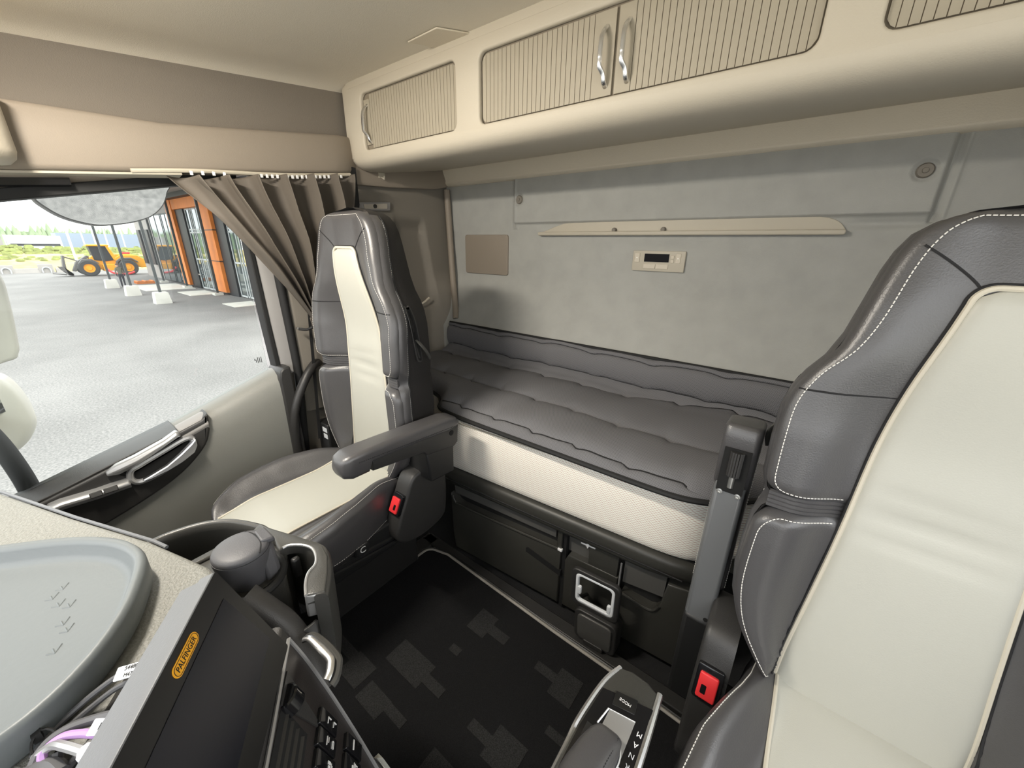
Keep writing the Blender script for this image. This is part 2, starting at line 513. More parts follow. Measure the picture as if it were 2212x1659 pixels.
# roof lining
mb = MB()
ys = [-1.6 + 0.05 * i for i in range(32)] + [0.2, 0.5]
xs_ = [-0.68, -0.6, -0.3, 0.2, 0.7, 1.2, 1.5, 1.58, 1.62, 1.66]
def roof(x, y, up):
    d = max(0, abs(x - 0.5) - 1.06)
    return (x, y, zc(y) - d * d * 5 + up)
mb.grid(len(xs_) - 1, len(ys) - 1, lambda u, v: roof(xs_[round(u * (len(xs_) - 1))], ys[round(v * (len(ys) - 1))], 0))
struct(mb.build('ceiling', M['headliner'], solid=0.012))

# added fill lamp and its housing, unseen above the dashboard, brighten the cab
mb = MB(); mb.prism(rrect(0.34, 0.13, 0.03, cx=1.0, cy=0.03), lambda a, b, h: (a, b, h), 1.762, 1.742, edge=0.006)
rlo = struct(mb.build('trim_fill_lamp', M['lampplastic']))
rld = bpy.data.lights.new('fill_lamp_light', 'AREA'); rld.shape = 'RECTANGLE'; rld.size = 0.30; rld.size_y = 0.10
rld.energy = 26.0; rld.color = (1.0, 0.93, 0.82)
rlb = bpy.data.objects.new('fill_lamp_light', rld); C.objects.link(rlb); rlb.location = (1.0, 0.03, 1.738); rlb.rotation_euler = (R_(-25), 0, 0)

# rear wall with its pressed relief
def yback(x, z):
    y = YB
    y += 0.105 * min(1, max(0, (1.15 - z) / 0.27)) ** 1.1                     # lower part leans into the cab
    y += 0.016 * ss(1.388, 1.40, z) * ss(-0.22, -0.19, x) * (1 - ss(1.16, 1.19, x))   # raised upper panel
    # pressed frame round the control unit
    dx, dz = abs(x - 0.495), abs(z - 1.25)
    y -= 0.006 * (1 - ss(0.16, 0.22, dx)) * (1 - ss(0.06, 0.075, dz))
    # vertical seams
    for sx_ in (-0.205, 1.183):
        if z > 1.37: y -= 0.012 * math.exp(-((x - sx_) / 0.006) ** 2)
        if z > 1.37: y += 0.006 * math.exp(-((x - sx_ + 0.018) / 0.006) ** 2)
    # soft dent beside the shelf
    y -= 0.01 * ss(-0.25, -0.2, x) * (1 - ss(-0.05, -0.02, x)) * math.exp(-((z - 1.372) / 0.012) ** 2)
    # screw dimples
    for px, pz in ((1.146, 1.494), (-0.16, 1.497)):
        r = math.hypot(x - px, z - pz)
        y -= 0.008 * (1 - ss(0.018, 0.03, r))
    return y
mb = MB()
xs2 = sorted(set([round(-0.66 + i * 0.02, 4) for i in range(116)] + [round(s0 + k * 0.003, 4) for s0 in (-0.205, 1.183) for k in range(-9, 6)] + [round(p + k * 0.004, 4) for p in (1.146, -0.16) for k in range(-9, 10)]))
zs2 = sorted(set([round(0.3 + i * 0.02, 4) for i in range(68)] + [round(1.33 + k * 0.004, 4) for k in range(22)] + [round(1.496 + k * 0.004, 4) for k in range(-9, 10)]))
mb.grid(len(xs2) - 1, len(zs2) - 1, lambda u, v: (xs2[round(u * (len(xs2) - 1))], yback(xs2[round(u * (len(xs2) - 1))], zs2[round(v * (len(zs2) - 1))]), zs2[round(v * (len(zs2) - 1))]))
mb.box((0.5, -1.62, 0.95), (2.34, 0.02, 1.95))
struct(mb.build('wall_back', M['wallfabric'], angle=60))

# cream strip between rear wall and lockers
mb = MB()
sec = [(-1.56, 1.575), (-1.522, 1.578), (-1.512, 1.586), (-1.516, 1.64), (-1.52, 1.665), (-1.56, 1.665)]
mb.loft([[(x, a, b) for a, b in sec] for x in (-0.66, 1.64)])
struct(mb.build('trim_back', M['strip'], bevel=0.003))

# passenger side wall: fabric sheet behind the door, upper side lining, deep door-column
mb = MB()
def xside(y, z):
    x = XR + 0.006
    # moulded pocket with a rounded outline
    c = [(0.0, 0.0)]
    py = -1.30 - 0.05 * (1.35 - z); w = 0.075 + 0.03 * ss(1.4, 1.05, z)
    inside = (1 - ss(w, w + 0.018, abs(y - py))) * (1 - ss(1.37, 1.42, z)) * ss(0.985, 1.01, z)
    x += 0.035 * inside
    x -= 0.15 * ss(-1.38, -1.56, y) * (1 - ss(0.85, 1.18, z))
    return x
ysd = [round(-1.58 + i * 0.012, 4) for i in range(79)]; zsd = [round(0.02 + i * 0.02, 4) for i in range(82)]
mb.grid(len(ysd) - 1, len(zsd) - 1, lambda u, v: (xside(ysd[round(u * (len(ysd) - 1))], zsd[round(v * (len(zsd) - 1))]), ysd[round(u * (len(ysd) - 1))], zsd[round(v * (len(zsd) - 1))]))
mb.box((1.69, -1.12, 0.8), (0.02, 0.95, 1.6))
struct(mb.build('wall_right', M['wallbrown'], angle=60))
# upper side lining above the valance
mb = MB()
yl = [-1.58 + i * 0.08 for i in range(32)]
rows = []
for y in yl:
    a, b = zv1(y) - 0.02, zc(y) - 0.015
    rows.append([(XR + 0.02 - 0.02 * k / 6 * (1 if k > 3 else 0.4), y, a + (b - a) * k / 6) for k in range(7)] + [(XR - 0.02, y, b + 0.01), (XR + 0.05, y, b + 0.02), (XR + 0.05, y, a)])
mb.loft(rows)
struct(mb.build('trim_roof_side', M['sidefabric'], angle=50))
# valance over the side window: rounded band that turns in under the lockers
mb = MB(); rows = []
yv = [0.9, 0.5, 0.2, 0.0, -0.1, -0.25, -0.4, -0.55, -0.7, -0.82, -0.9, -0.95, -0.985, -1.01, -1.03, -1.05]
for y in yv:
    a, b = zv0(y), zv1(y)
    d = 0.05 * ss(-0.93, -1.05, y)
    xf = 1.552 + d
    rows.append([(1.70, y, a + 0.004), (xf + 0.012, y, a), (xf + 0.003, y, a + 0.004), (xf, y, a + 0.014), (xf - 0.002, y, (a + b) / 2), (xf + 0.004, y, b - 0.012), (xf + 0.010, y, b - 0.003), (xf + 0.022, y, b), (1.70, y, b - 0.005)])
mb.loft(rows)
struct(mb.build('trim_side_valance', M['valance'], angle=50))
# pale lip and shade slot under the valance, black glass border
mb = MB()
for y0, y1 in ((0.6, -0.42),):
    n = 12
    mb.loft([[(1.575, y, zv0(y) + 0.004), (1.562, y, zv0(y) - 0.001), (1.562, y, zv0(y) - 0.006), (1.60, y, zv0(y) - 0.012), (1.60, y, zv0(y) + 0.004)] for y in [y0 + (y1 - y0) * i / n for i in range(n + 1)]])
struct(mb.build('trim_shade_lip', M['tray']))
mb = MB(); n = 24
mb.loft([[(1.585, y, zv0(y) - 0.004), (1.588, y, (zv0(y) + zw(y) + 0.028) / 2), (1.612, y, zw(y) + 0.026), (1.66, y, zw(y) + 0.026), (1.66, y, zv0(y))] for y in [0.6 - 1.18 * i / n for i in range(n + 1)]])
struct(mb.build('trim_window_head', M['valance']))
mb = MB()
mb.loft([[(1.608, y, zw(y) + 0.028), (1.608, y, zw(y) + 0.0), (1.655, y, zw(y) - 0.002), (1.655, y, zw(y) + 0.03)] for y in [0.6 - 1.18 * i / n for i in range(n + 1)]])
mb.loft([[(1.60, y, z + a) for y, a in ()] or [(1.606, yy - 0.0, z), (1.606, yy - 0.016, z), (1.655, yy - 0.016, z), (1.655, yy + 0.004, z)] for yy, z in ((-0.556, 1.50), (-0.572, 1.24), (-0.578, 1.0), (-0.584, 0.836))])
struct(mb.build('trim_window_seal', M['rubber'], bevel=0.003))
# recess of the roller blind above the glass
mb = MB()
mb.loft([[(1.584, y, zv0(y) - 0.014), (1.583, y, zv0(y) - 0.030), (1.60, y, zv0(y) - 0.034), (1.60, y, zv0(y) - 0.012)] for y in (0.5, 0.2, -0.05, -0.185)])
struct(mb.build('trim_blind_slot', M['gloss']))

# pillar behind the door glass with its rubber door seal
mb = MB()
mb.loft([[(1.612, yy - 0.012, z), (1.600, yy - 0.03, z), (1.598, yy - 0.075, z), (1.64, yy - 0.085, z), (1.66, yy - 0.01, z)] for yy, z in ((-0.556, 1.50), (-0.575, 1.24), (-0.581, 1.0), (-0.588, 0.80))])
struct(mb.build('trim_pillar', M['pillar'], bevel=0.006))
mb = MB()
mb.tube(smooth([(1.592, -0.640, 1.50), (1.592, -0.646, 1.2), (1.592, -0.652, 0.95), (1.592, -0.652, 0.78), (1.59, -0.63, 0.5), (1.59, -0.60, 0.1)], 6), 0.015, n=10)
struct(mb.build('trim_door_seal', M['rubber']))
mb = MB()
mb.loft([[(1.60, -0.66, z), (1.588, -0.675, z), (1.586, -0.74 - d, z), (1.63, -0.75 - d, z), (1.63, -0.66, z)] for z, d in ((1.50, 0.06), (1.2, 0.03), (0.98, 0.012), (0.90, 0.03), (0.80, 0.05), (0.62, 0.05))])
struct(mb.build('trim_belt_pillar', M['wallbrown'], bevel=0.006))
# brown cap where the side wall meets the lockers and its corner bead
mb = MB()
mb.loft([[(1.62, y, zl), (1.597, y, zl), (1.592, y, zl + 0.012), (1.592, y, 1.60), (1.62, y, 1.66)] for y, zl in ((-0.985, 1.525), (-1.2, 1.535), (-1.45, 1.555), (-1.53, 1.572))])
struct(mb.build('trim_side_cap', M['valance'], bevel=0.003))
mb = MB()
mb.tube(smooth([(1.598, -1.525, 1.560), (1.588, -1.525, 1.35), (1.565, -1.512, 1.15), (1.52, -1.480, 1.0), (1.497, -1.458, 0.925)], 6), 0.016, n=10)
struct(mb.build('trim_corner', M['valance']))
# sealed wall parts on the driver's side behind the seat, and behind the dash
mb = MB(); mb.box((-0.66, -1.24, 0.95), (0.03, 0.66, 1.95))
mb.box((-0.66, -0.18, 0.40), (0.03, 1.50, 0.86)); mb.box((-0.66, -0.18, 1.70), (0.03, 1.50, 0.24))
struct(mb.build('wall_left', M['wallbrown']))
mb = MB(); mb.box((0.62, 0.62, 0.37), (2.1, 0.04, 0.84))
struct(mb.build('wall_front', M['black']))

# ------------------------------------------------------------------- passenger door
door = bpy.data.objects.new('door_1', None); C.objects.link(door); door.location = (1.6, -0.1, 0.0)
BASE['door_1'] = (1.6, -0.1, 0.0); struct(door)
part(door, 'passenger door with grey padded panel, black handle bezel and falling window sill')
mb = MB()
rows = []
for i in range(25):
    y = -0.575 + 1.15 * i / 24
    b = zb(y)
    rows.append([(1.66, y, 0.05), (1.60, y, 0.05), (1.575, y, 0.22), (1.560, y, b - 0.22), (1.556, y, b - 0.10), (1.560, y, b - 0.045), (1.575, y, b - 0.016), (1.600, y, b - 0.004), (1.625, y, b), (1.66, y, b - 0.004)])
mb.loft(rows)
mb.build('door_panel', M['doorpanel'], door, angle=60)
# black end strip on the latch side
mb = MB()
poly = [(-0.612, 0.06), (-0.568, 0.06), (-0.566, 0.80), (-0.572, 0.83), (-0.585, 0.842), (-0.612, 0.845)]
mb.prism(poly, lambda a, b, h: (h, a, b), 1.66, 1.548)
mb.build('door_edge', M['darkplastic'], door, bevel=0.006)
# dark bezel round the handles
mb = MB()
bez = smooth([(-0.322, 0.748), (-0.318, 0.69), (-0.285, 0.625), (-0.19, 0.552), (-0.03, 0.492), (0.12, 0.46), (0.3, 0.42)], 5)
top_ = [(y, zb(y) - 0.006) for y in (0.3, 0.15, 0.0, -0.1, -0.2, -0.3)]
mb.prism(bez + top_, lambda a, b, h: (h, a, b), 1.60, 1.541, edge=0.010)
mb.build('handle_bezel', M['darkplastic'], door, angle=50)
# padded sill cap forward of the panel
mb = MB()
mb.loft([[(1.545, y, zb(y) - 0.05), (1.538, y, zb(y) - 0.03), (1.548, y, zb(y) - 0.004), (1.575, y, zb(y) + 0.004), (1.60, y, zb(y))] for y in (-0.318, -0.29, -0.26, -0.235)])
mb.build('sill_cap', M['pillar'], door, bevel=0.003)
# sloping recess behind the lever
mb = MB()
mb.prism([(-0.232, 0.702), (-0.06, 0.645), (-0.09, 0.618), (-0.235, 0.668)], lambda a, b, h: (h, a, b), 1.56, 1.536)
mb.build('lever_recess', M['void'], door)
# door lever
mb = MB()
mb.loft([[(1.530 - d, y, z + w), (1.522 - d, y, z), (1.530 - d, y, z - w), (1.545, y, z - w * 0.6), (1.545, y, z + w)] for y, z, w, d in ((-0.050, 0.648, 0.006, 0.0), (-0.075, 0.654, 0.016, 0.006), (-0.12, 0.666, 0.015, 0.010), (-0.19, 0.694, 0.010, 0.010), (-0.228, 0.712, 0.011, 0.008), (-0.236, 0.706, 0.008, 0.0))])
part(mb.build('door_lever', M['silver'], door, bevel=0.004), 'silver grey door lever')
mb = MB()
mb.loft([[(1.548, y, zb(y) - 0.012), (1.545, y, zb(y) + 0.001), (1.60, y, zb(y) + 0.006), (1.662, y, zb(y) + 0.004), (1.662, y, zb(y) - 0.012)] for y in (0.45, 0.2, 0.065, -0.1, -0.236)])
mb.build('sill_strip', M['darkplastic'], door, bevel=0.003)
# pull cup: silver surround, dark cup, bright pull bar
mb = MB()
cup = smooth([(-0.262, 0.668), (-0.245, 0.638), (-0.175, 0.602), (-0.118, 0.590), (-0.096, 0.604), (-0.100, 0.634), (-0.125, 0.645), (-0.19, 0.668), (-0.235, 0.684), (-0.258, 0.684)], 4, closed=True)
mb.tube([(1.534, a, b) for a, b in cup], 0.009, n=8, closed=True)
mb.build('pull_surround', M['silver'], door)
mb = MB(); mb.prism(cup, lambda a, b, h: (h, a, b), 1.552, 1.536)
mb.build('pull_cup', M['void'], door)
mb = MB()
mb.loft([[(1.530, y, z + w), (1.518, y, z + w * 0.6), (1.515, y, z - w), (1.532, y, z - w)] for y, z, w in ((-0.268, 0.672, 0.014), (-0.255, 0.655, 0.020), (-0.22, 0.632, 0.016), (-0.18, 0.612, 0.010), (-0.135, 0.600, 0.006), (-0.118, 0.598, 0.003))])
mb.build('pull_bar', M['chrome'], door, bevel=0.003)
# window switch pod
mb = MB()
mb.loft([[(1.545, y, z - 0.018), (1.520, y, z - 0.014), (1.512, y, z + 0.002), (1.520, y, z + 0.012), (1.545, y, z + 0.014)] for y, z in ((0.075, 0.600), (0.05, 0.604), (-0.02, 0.600), (-0.085, 0.602), (-0.09, 0.600))])
pod = mb.build('switch_pod', M['silver'], door, bevel=0.004)
mb = MB()
for a, b in ((-0.032, -0.062), (-0.003, -0.029)):
    mb.box((1.512, (a + b) / 2, 0.607), (0.008, abs(b - a), 0.016), rot=Matrix.Rotation(R_(28), 3, 'Y'))
mb.build('window_switch', M['darkplastic'], pod, bevel=0.002)
# lower dark storage of the door
mb = MB()
mb.prism([(-0.16, 0.02), (-0.16, 0.24), (-0.02, 0.36), (0.3, 0.40), (0.5, 0.40), (0.5, 0.02)], lambda a, b, h: (h, a, b), 1.62, 1.535, edge=0.01)
mb.build('door_pocket', M['darkplastic'], door)

# door glass and the small etched mark on it
mb = MB()
yy = [0.55, 0.3, 0.0, -0.2, -0.4, -0.562]
mb.loft([[(1.632, y, zb(y) - 0.02), (1.632, y, zw(y) + 0.02), (1.636, y, zw(y) + 0.02), (1.636, y, zb(y) - 0.02)] for y in yy])
win = struct(mb.build('window_1', M['glass'], angle=20))
mb = MB()
for k, (dy, dz, l) in enumerate([(0, 0, .022), (0.006, 0, .020), (.012, 0, .022), (.018, -.002, .012), (.022, .003, .008)]):
    mb.box((1.6300, -0.545 + dy, 0.872 + dz), (0.0006, 0.0022, l))
mb.build('glass_mark', M['ink'], win)

# ------------------------------------------------------------------- overhead lockers
loc = thing('overhead_locker', (0.5, -1.27, 1.58), 'long cream overhead locker unit with tan ribbed doors along the rear wall', 'locker')
mb = MB()
def prof(i):   # profile y,z of the body
    return [(-1.56, 1.878), (-0.9985, 1.868), (-0.9985, 1.845), (-1.022, 1.843), (-1.022, 1.622), (-0.9985, 1.620), (-1.0, 1.608), (-1.006, 1.597), (-1.018, 1.587), (-1.038, 1.580), (-1.07, 1.577), (-1.13, 1.582), (-1.30, 1.612), (-1.47, 1.640), (-1.53, 1.652), (-1.56, 1.655)]
rows = []
for x, sh in ((-0.66, 0), (1.50, 0), (1.56, 0.0), (1.585, 0.004), (1.604, 0.012), (1.612, 0.022)):
    rows.append([(x, y + (-sh if y > -1.1 else 0), z + (sh if z < 1.60 else 0)) for y, z in prof(0)])
mb.loft(rows)
mb.build('locker_body', M['cabinet'], loc, angle=60)
# face frame with four rounded openings
def plate(mb, outer, holes, fn, thick, bev):
    cu = bpy.data.curves.new('plate', 'CURVE'); cu.dimensions = '2D'; cu.fill_mode = 'BOTH'
    for pts in [outer] + holes:
        sp = cu.splines.new('POLY'); sp.points.add(len(pts) - 1); sp.use_cyclic_u = True
        for p, q in zip(sp.points, pts): p.co = (q[0], q[1], 0, 1)
    cu.extrude = thick / 2 - bev; cu.bevel_depth = bev; cu.bevel_resolution = 3; cu.offset = -bev
    ob = bpy.data.objects.new('plate', cu); C.objects.link(ob)
    me = bpy.data.meshes.new_from_object(ob.evaluated_get(bpy.context.evaluated_depsgraph_get()))
    mb.add([fn(v.co.x, v.co.y, v.co.z) for v in me.vertices], [tuple(p.vertices) for p in me.polygons])
    bpy.data.objects.remove(ob); bpy.data.curves.remove(cu); bpy.data.meshes.remove(me)
    return mb
DOORS = [(0.994, 1.490, 1.636, 1.817), (0.090, 0.898, 1.636, 1.812), (-0.52, 0.006, 1.640, 1.812)]
holes = [rrect(b - a, d - c, 0.022, cx=(a + b) / 2, cy=(c + d) / 2) for a, b, c, d in DOORS]
outer = [(-0.66, 1.612), (1.585, 1.612), (1.600, 1.618), (1.607, 1.630), (1.605, 1.848), (1.600, 1.856), (1.585, 1.860), (-0.66, 1.860)]
mb = MB()
plate(mb, outer, holes, lambda a, b, h: (a, -1.008 + h, b), 0.018, 0.006)
mb.build('face_frame', M['cabinet'], loc, angle=45)
mb = MB(); mb.tube([(-0.66, -0.999, 1.8705), (1.56, -0.999, 1.8705), (1.612, -1.01, 1.866)], 0.0045, n=6); mb.build('locker_crease_shade', M['darkseam'], loc)  # dark tube stands in for the shaded crease between roof lining and locker
for q in holes:
    mb = MB(); mb.prism(inset(q, -0.004), lambda a, b, h: (a, h, b), -1.020, -1.0165); mb.build('door_gap_shade', M['groove'], loc)  # darker plate behind the doors paints the shade in the gap round them
def ribbed(mb, x0, x1, z0, z1, r, ra, rb):
    """door skin of vertical ribs with fine V grooves between them; ra / rb: round the ends at x0 / x1"""
    pitch = 0.0145; n = round((x1 - x0) / pitch); pitch = (x1 - x0) / n
    def cut(x):
        d = 0
        for e, on in ((x - x0, ra), (x1 - x, rb)):
            if on and e < r: d = max(d, r - math.sqrt(max(0, r * r - (r - e) ** 2)))
        return d
    g = 0.0008
    pts = []
    for i in range(n):
        a = x0 + i * pitch
        pts += [(a + g, 0.0), (a + pitch / 2, 0.0006), (a + pitch - g, 0.0), (a + pitch, -0.0022)]
    pts = [(x0, 0.0)] + pts
    for (xa, ha), (xb, hb) in zip(pts, pts[1:]):
        da, db = cut(xa), cut(xb)
        groove = min(ha, hb) < -0.001
        mb.add([(xa, -1.0115 + ha, z0 + da), (xb, -1.0115 + hb, z0 + db), (xb, -1.0115 + hb, z1 - db), (xa, -1.0115 + ha, z1 - da)], [(0, 1, 2, 3)], 1 if groove else 0)
    return mb
def pull(xh, zt, zb_, d):
    m_ = MB()
    path = smooth([(xh, -1.011, zt), (xh, -0.998, zt - 0.012), (xh, -0.988, zt - 0.030), (xh, -0.985, zt - 0.06), (xh, -0.985, zb_ + 0.05), (xh, -0.986, zb_ + 0.036), (xh - d, -0.995, zb_ + 0.022), (xh - d * 1.1, -1.001, zb_ + 0.008), (xh - d * 1.1, -1.011, zb_)], 5)
    m_.tube(path, 0.0060, n=8, flat=0.75, up=(0, 1, 0))
    return m_
def locker_door(x0, x1, z0, z1, ra, rb, flat, hx):
    m_ = MB(); x0 += 0.0012; x1 -= 0.0012; z0 += 0.001; z1 -= 0.001
    fa, fb = flat
    ribbed(m_, x0 + fa, x1 - fb, z0 + 0.002, z1 - 0.002, 0.021, ra and not fa, rb and not fb)
    if fa: m_.box((x0 + fa / 2, -1.0125, (z0 + z1) / 2), (fa - 0.001, 0.004, z1 - z0 - (0.03 if ra else 0.004)))
    if fb: m_.box((x1 - fb / 2, -1.0125, (z0 + z1) / 2), (fb - 0.001, 0.004, z1 - z0 - (0.03 if rb else 0.004)))
    dd_ = m_.build('locker_door', [M['slat'], M['groove']], loc, angle=50)
    pull(hx, z1 - 0.032, z0 + 0.020, 0.006).build('door_handle', M['chrome'], dd_)
    return dd_
part(locker_door(0.996, 1.488, 1.638, 1.815, True, True, (0, 0.036), 1.466), 'small tan ribbed locker door')
part(locker_door(0.486, 0.896, 1.638, 1.810, False, True, (0.040, 0), 0.510), 'tan ribbed locker door, left of the pair')
part(locker_door(0.092, 0.482, 1.638, 1.810, True, False, (0, 0.040), 0.456), 'tan ribbed locker door, right of the pair')
part(locker_door(-0.518, 0.004, 1.642, 1.810, True, True, (0.036, 0), -0.49), 'tan ribbed locker door cut by the photo edge')

# coat hook under the locker
mb = MB()
mb.box((1.590, -1.135, 1.575), (0.008, 0.030, 0.020)); mb.tube([(1.588, -1.135, 1.568), (1.572, -1.135, 1.560), (1.570, -1.135, 1.572)], 0.004)
tag(mb.build('coat_hook', M['tray'], bevel=0.002), 'small beige hook under the locker corner above the passenger seat', 'hook')

# front overhead shelf: only its rounded rear corner is seen
mb = MB()
poly = [(-0.6, 0.5), (1.549, 0.5)] + smooth([(1.549, 0.2), (1.549, -0.02), (1.545, -0.085), (1.52, -0.105), (1.46, -0.09), (1.36, 0.02), (1.25, 0.09), (1.0, 0.11), (0.2, 0.12), (-0.6, 0.12)], 4)
mb.prism(poly, lambda a, b, h: (a, b, h), 1.60, 1.452, edge=0.03)
tag(mb.build('front_overhead_shelf', M['cabinet'], angle=60), 'rounded cream corner of the front overhead shelf at the left photo edge', 'shelf')

# thin patch on the roof lining
mb = MB()
mb.prism([(1.095, -0.912), (0.965, -0.906), (0.930, -1.000), (1.075, -1.000)], lambda a, b, h: (a, b, zc(b) - 0.0075 + h), 0.0, -0.004)
tag(mb.build('roof_patch', M['strip'], bevel=0.002), 'beige square patch on the roof lining touching the locker edge', 'patch')

# ------------------------------------------------------------------- fittings of the rear wall
sh_ = thing('wall_shelf', (0.5, -1.53, 1.34), 'long shallow beige shelf tray set in the grey rear wall', 'shelf')
mb = MB()
out_ = smooth([(1.027, 1.352), (1.00, 1.362), (0.93, 1.384), (0.86, 1.392), (0.5, 1.3935), (0.1, 1.394), (0.02, 1.391), (-0.015, 1.378), (-0.034, 1.356), (-0.034, 1.350)], 5) + [(1.027, 1.348)]
mb.prism(out_, lambda a, b, h: (a, h, b), -1.57, -1.543, edge=0.002)
mb.build('shelf_back', M['tray'], sh_)
mb = MB()
lip = rrect(1.064, 0.015, 0.006, cx=0.4965, cy=1.3495)
mb.prism(lip, lambda a, b, h: (a, h, b), -1.56, -1.522, edge=0.004)
mb.build('shelf_lip', M['tray'], sh_)
mb = MB(); mb2 = MB()
for m_, x in ((mb, 0.675), (mb2, 0.485)):
    m_.lathe([(0.0085, 0), (0.0085, 0.016), (0.006, 0.019)], (x, -1.547, 1.362), (0, 1, 0), n=14)
    m_.build('shelf_stud', M['wallbrown'], sh_)

ctl = thing('bunk_control_panel', (0.493, -1.555, 1.21), 'small cream control panel with black display on the rear wall', 'control panel')
mb = MB(); mb.prism(rrect(0.196, 0.074, 0.003, cx=0.4935, cy=1.2505), lambda a, b, h: (a, h, b), -1.562, -1.546, edge=0.002)
mb.build('panel_face', M['tray'], ctl)
mb = MB(); mb.box((0.499, -1.5455, 1.2625), (0.092, 0.003, 0.029)); mb.build('display', M['lcd'], ctl)
for x, z, w, h in ((0.5735, 1.262, 0.020, 0.034), (0.4200, 1.262, 0.018, 0.034), (0.5235, 1.2315, 0.046, 0.017), (0.4755, 1.2315, 0.046, 0.017), (0.4405, 1.266, 0.012, 0.012), (0.4405, 1.252, 0.012, 0.012)):
    mb = MB(); mb.box((x, -1.5455, z), (w, 0.004, h))
    bt = mb.build('button', M['cabinet'], ctl, bevel=0.0012)
    if w in (0.020, 0.018):
        mb = MB(); mb.box((x, -1.543, z), (0.005, 0.0012, 0.004)); mb.build('button_mark', M['led'], bt)

mb = MB(); mb.prism(rrect(0.282, 0.188, 0.012, cx=1.353, cy=1.253), lambda a, b, h: (a, h, b), -1.562, -1.541, edge=0.003)
tag(mb.build('speaker_cover', M['valance']), 'plain beige square speaker cover at the left end of the rear wall', 'speaker cover')
for x, z, l in ((1.146, 1.494, 'small round button on the rear wall near the locker strip, left of the shelf'), (-0.16, 1.497, 'larger round button on the rear wall above the driver seat headrest')):
    mb = MB(); yb_ = yback(x, z)
    mb.lathe([(0.018, -0.004), (0.018, 0.004), (0.015, 0.008), (0.007, 0.008), (0.006, 0.011), (0, 0.012)], (x, yb_, z), (0, 1, 0))
    tag(mb.build('wall_button', M['wallbrown']), l, 'button', 'round buttons on the rear wall')

rl = thing('reading_lamp', (1.615, -1.10, 1.44), 'flat rectangular reading lamp on the brown side wall behind the passenger seat', 'lamp')
mb = MB(); mb.prism([(-1.02, 1.462), (-1.185, 1.476), (-1.180, 1.440), (-1.025, 1.430)], lambda a, b, h: (h, a, b), 1.632, 1.610, edge=0.003)
mb.build('lamp_frame', M['pillar'], rl)
mb = MB(); mb.prism([(-1.045, 1.456), (-1.165, 1.468), (-1.162, 1.446), (-1.048, 1.438)], lambda a, b, h: (h, a, b), 1.612, 1.607)
mb.build('lamp_lens', M['lampplastic'], rl)
mb = MB(); mb.lathe([(0.009, 0), (0.008, 0.005), (0, 0.006)], (1.608, -1.10, 1.452), (-1, 0, 0)); mb.build('lamp_switch', M['darkplastic'], rl)
# shiny pocket edge in the side wall
mb = MB()
mb.tube(smooth([(1.622, -1.21, 1.05), (1.618, -1.26, 1.006), (1.616, -1.33, 1.004), (1.618, -1.385, 1.03)], 5), 0.006)
tag(mb.build('pocket_edge', M['cabinet']), 'bright curved lower edge of the side wall pocket by the bunk head', 'pocket')

# ------------------------------------------------------------------- curtain, belt, grab handle
cu_ = thing('side_curtain', (1.52, -0.66, 1.05), 'gathered taupe curtain tied back beside the passenger seat', 'curtain')
def curt(u, v):
    # u runs along the rail, v down to the tie; few deep folds, the leading edge a broad smooth roll
    y0 = -0.392 - 0.545 * u
    z0 = 1.474 + 0.0765 * u
    yt, zt = -0.715 - 0.010 * u, 1.035 + 0.035 * (u - 0.5)
    e = v ** (1.0 + 0.8 * u)
    y = y0 + (yt - y0) * e + 0.018 * math.sin(math.pi * v) * (0.3 - u)
    z = z0 + (zt - z0) * v
    g = u ** 0.9 + 0.035 * math.sin(4.3 * v + 1.7) * u
    ph = 2 * math.pi * (6.2 * g + 0.10)
    lead = ss(0.24, 0.10, u) * ss(0.0, 0.25, v)
    amp = (0.038 - 0.015 * v + 0.008 * math.sin(9 * u + 1)) * (1 - 0.75 * lead)
    fold = math.sin(ph); fold = math.copysign(abs(fold) ** 0.75, fold)
    x = 1.515 - 0.050 * math.sin(math.pi * min(1, v * 1.02)) * (1 - 0.35 * u) + amp * fold
    x -= 0.028 * lead * math.sin(math.pi * min(1, u / 0.22)) * math.sin(math.pi * v) ** 0.6
    x += 0.0045 * math.sin(ph * 2.1 + 5 * v) * (1 - v) + 0.003 * math.sin(31 * u + 14 * v)
    y += 0.016 * (1 - 0.7 * v) * math.cos(ph) * (1 - lead)
    z -= 0.012 * (1 - v) ** 3 * (0.5 + 0.5 * math.sin(ph + 1.0)) * ss(0.0, 0.05, u)
    return (x, y, z)
mb = MB(); mb.grid(220, 60, curt)
# tail below the tie
mb.grid(30, 10, lambda u, v: (1.525 + 0.012 * math.sin(u * 19), -0.708 - 0.03 * u - 0.03 * v, 1.035 + 0.03 * (u - 0.5) - 0.22 * v))
mb.build('curtain_cloth', M['curtain'], cu_, solid=0.0015, angle=70)
mb = MB(); mb.tube(smooth([(1.53, -0.30, 1.474), (1.53, -0.45, 1.494), (1.53, -0.7, 1.516), (1.53, -0.95, 1.549)], 5), 0.006)
mb.build('curtain_rail', M['tray'], cu_)
for k in range(22):
    y = -0.43 - 0.028 * k if k < 4 else -0.62 - 0.0165 * (k - 4)
    mb = MB(); mb.box((1.513, y, lerp([(-1.0, 1.549), (-0.95, 1.541), (-0.7, 1.508), (-0.45, 1.487), (-0.3, 1.468)], y)), (0.006, 0.007, 0.011))
    mb.build('curtain_glider', M['white'], cu_, bevel=0.001)
mb = MB(); mb.tube(smooth([(1.535, -0.745, 0.99), (1.515, -0.715, 0.992), (1.53, -0.688, 0.98), (1.545, -0.665, 0.984)], 4), 0.0055)
part(mb.build('curtain_tie', M['rubber'], cu_), 'thin dark tie with a metal hook')
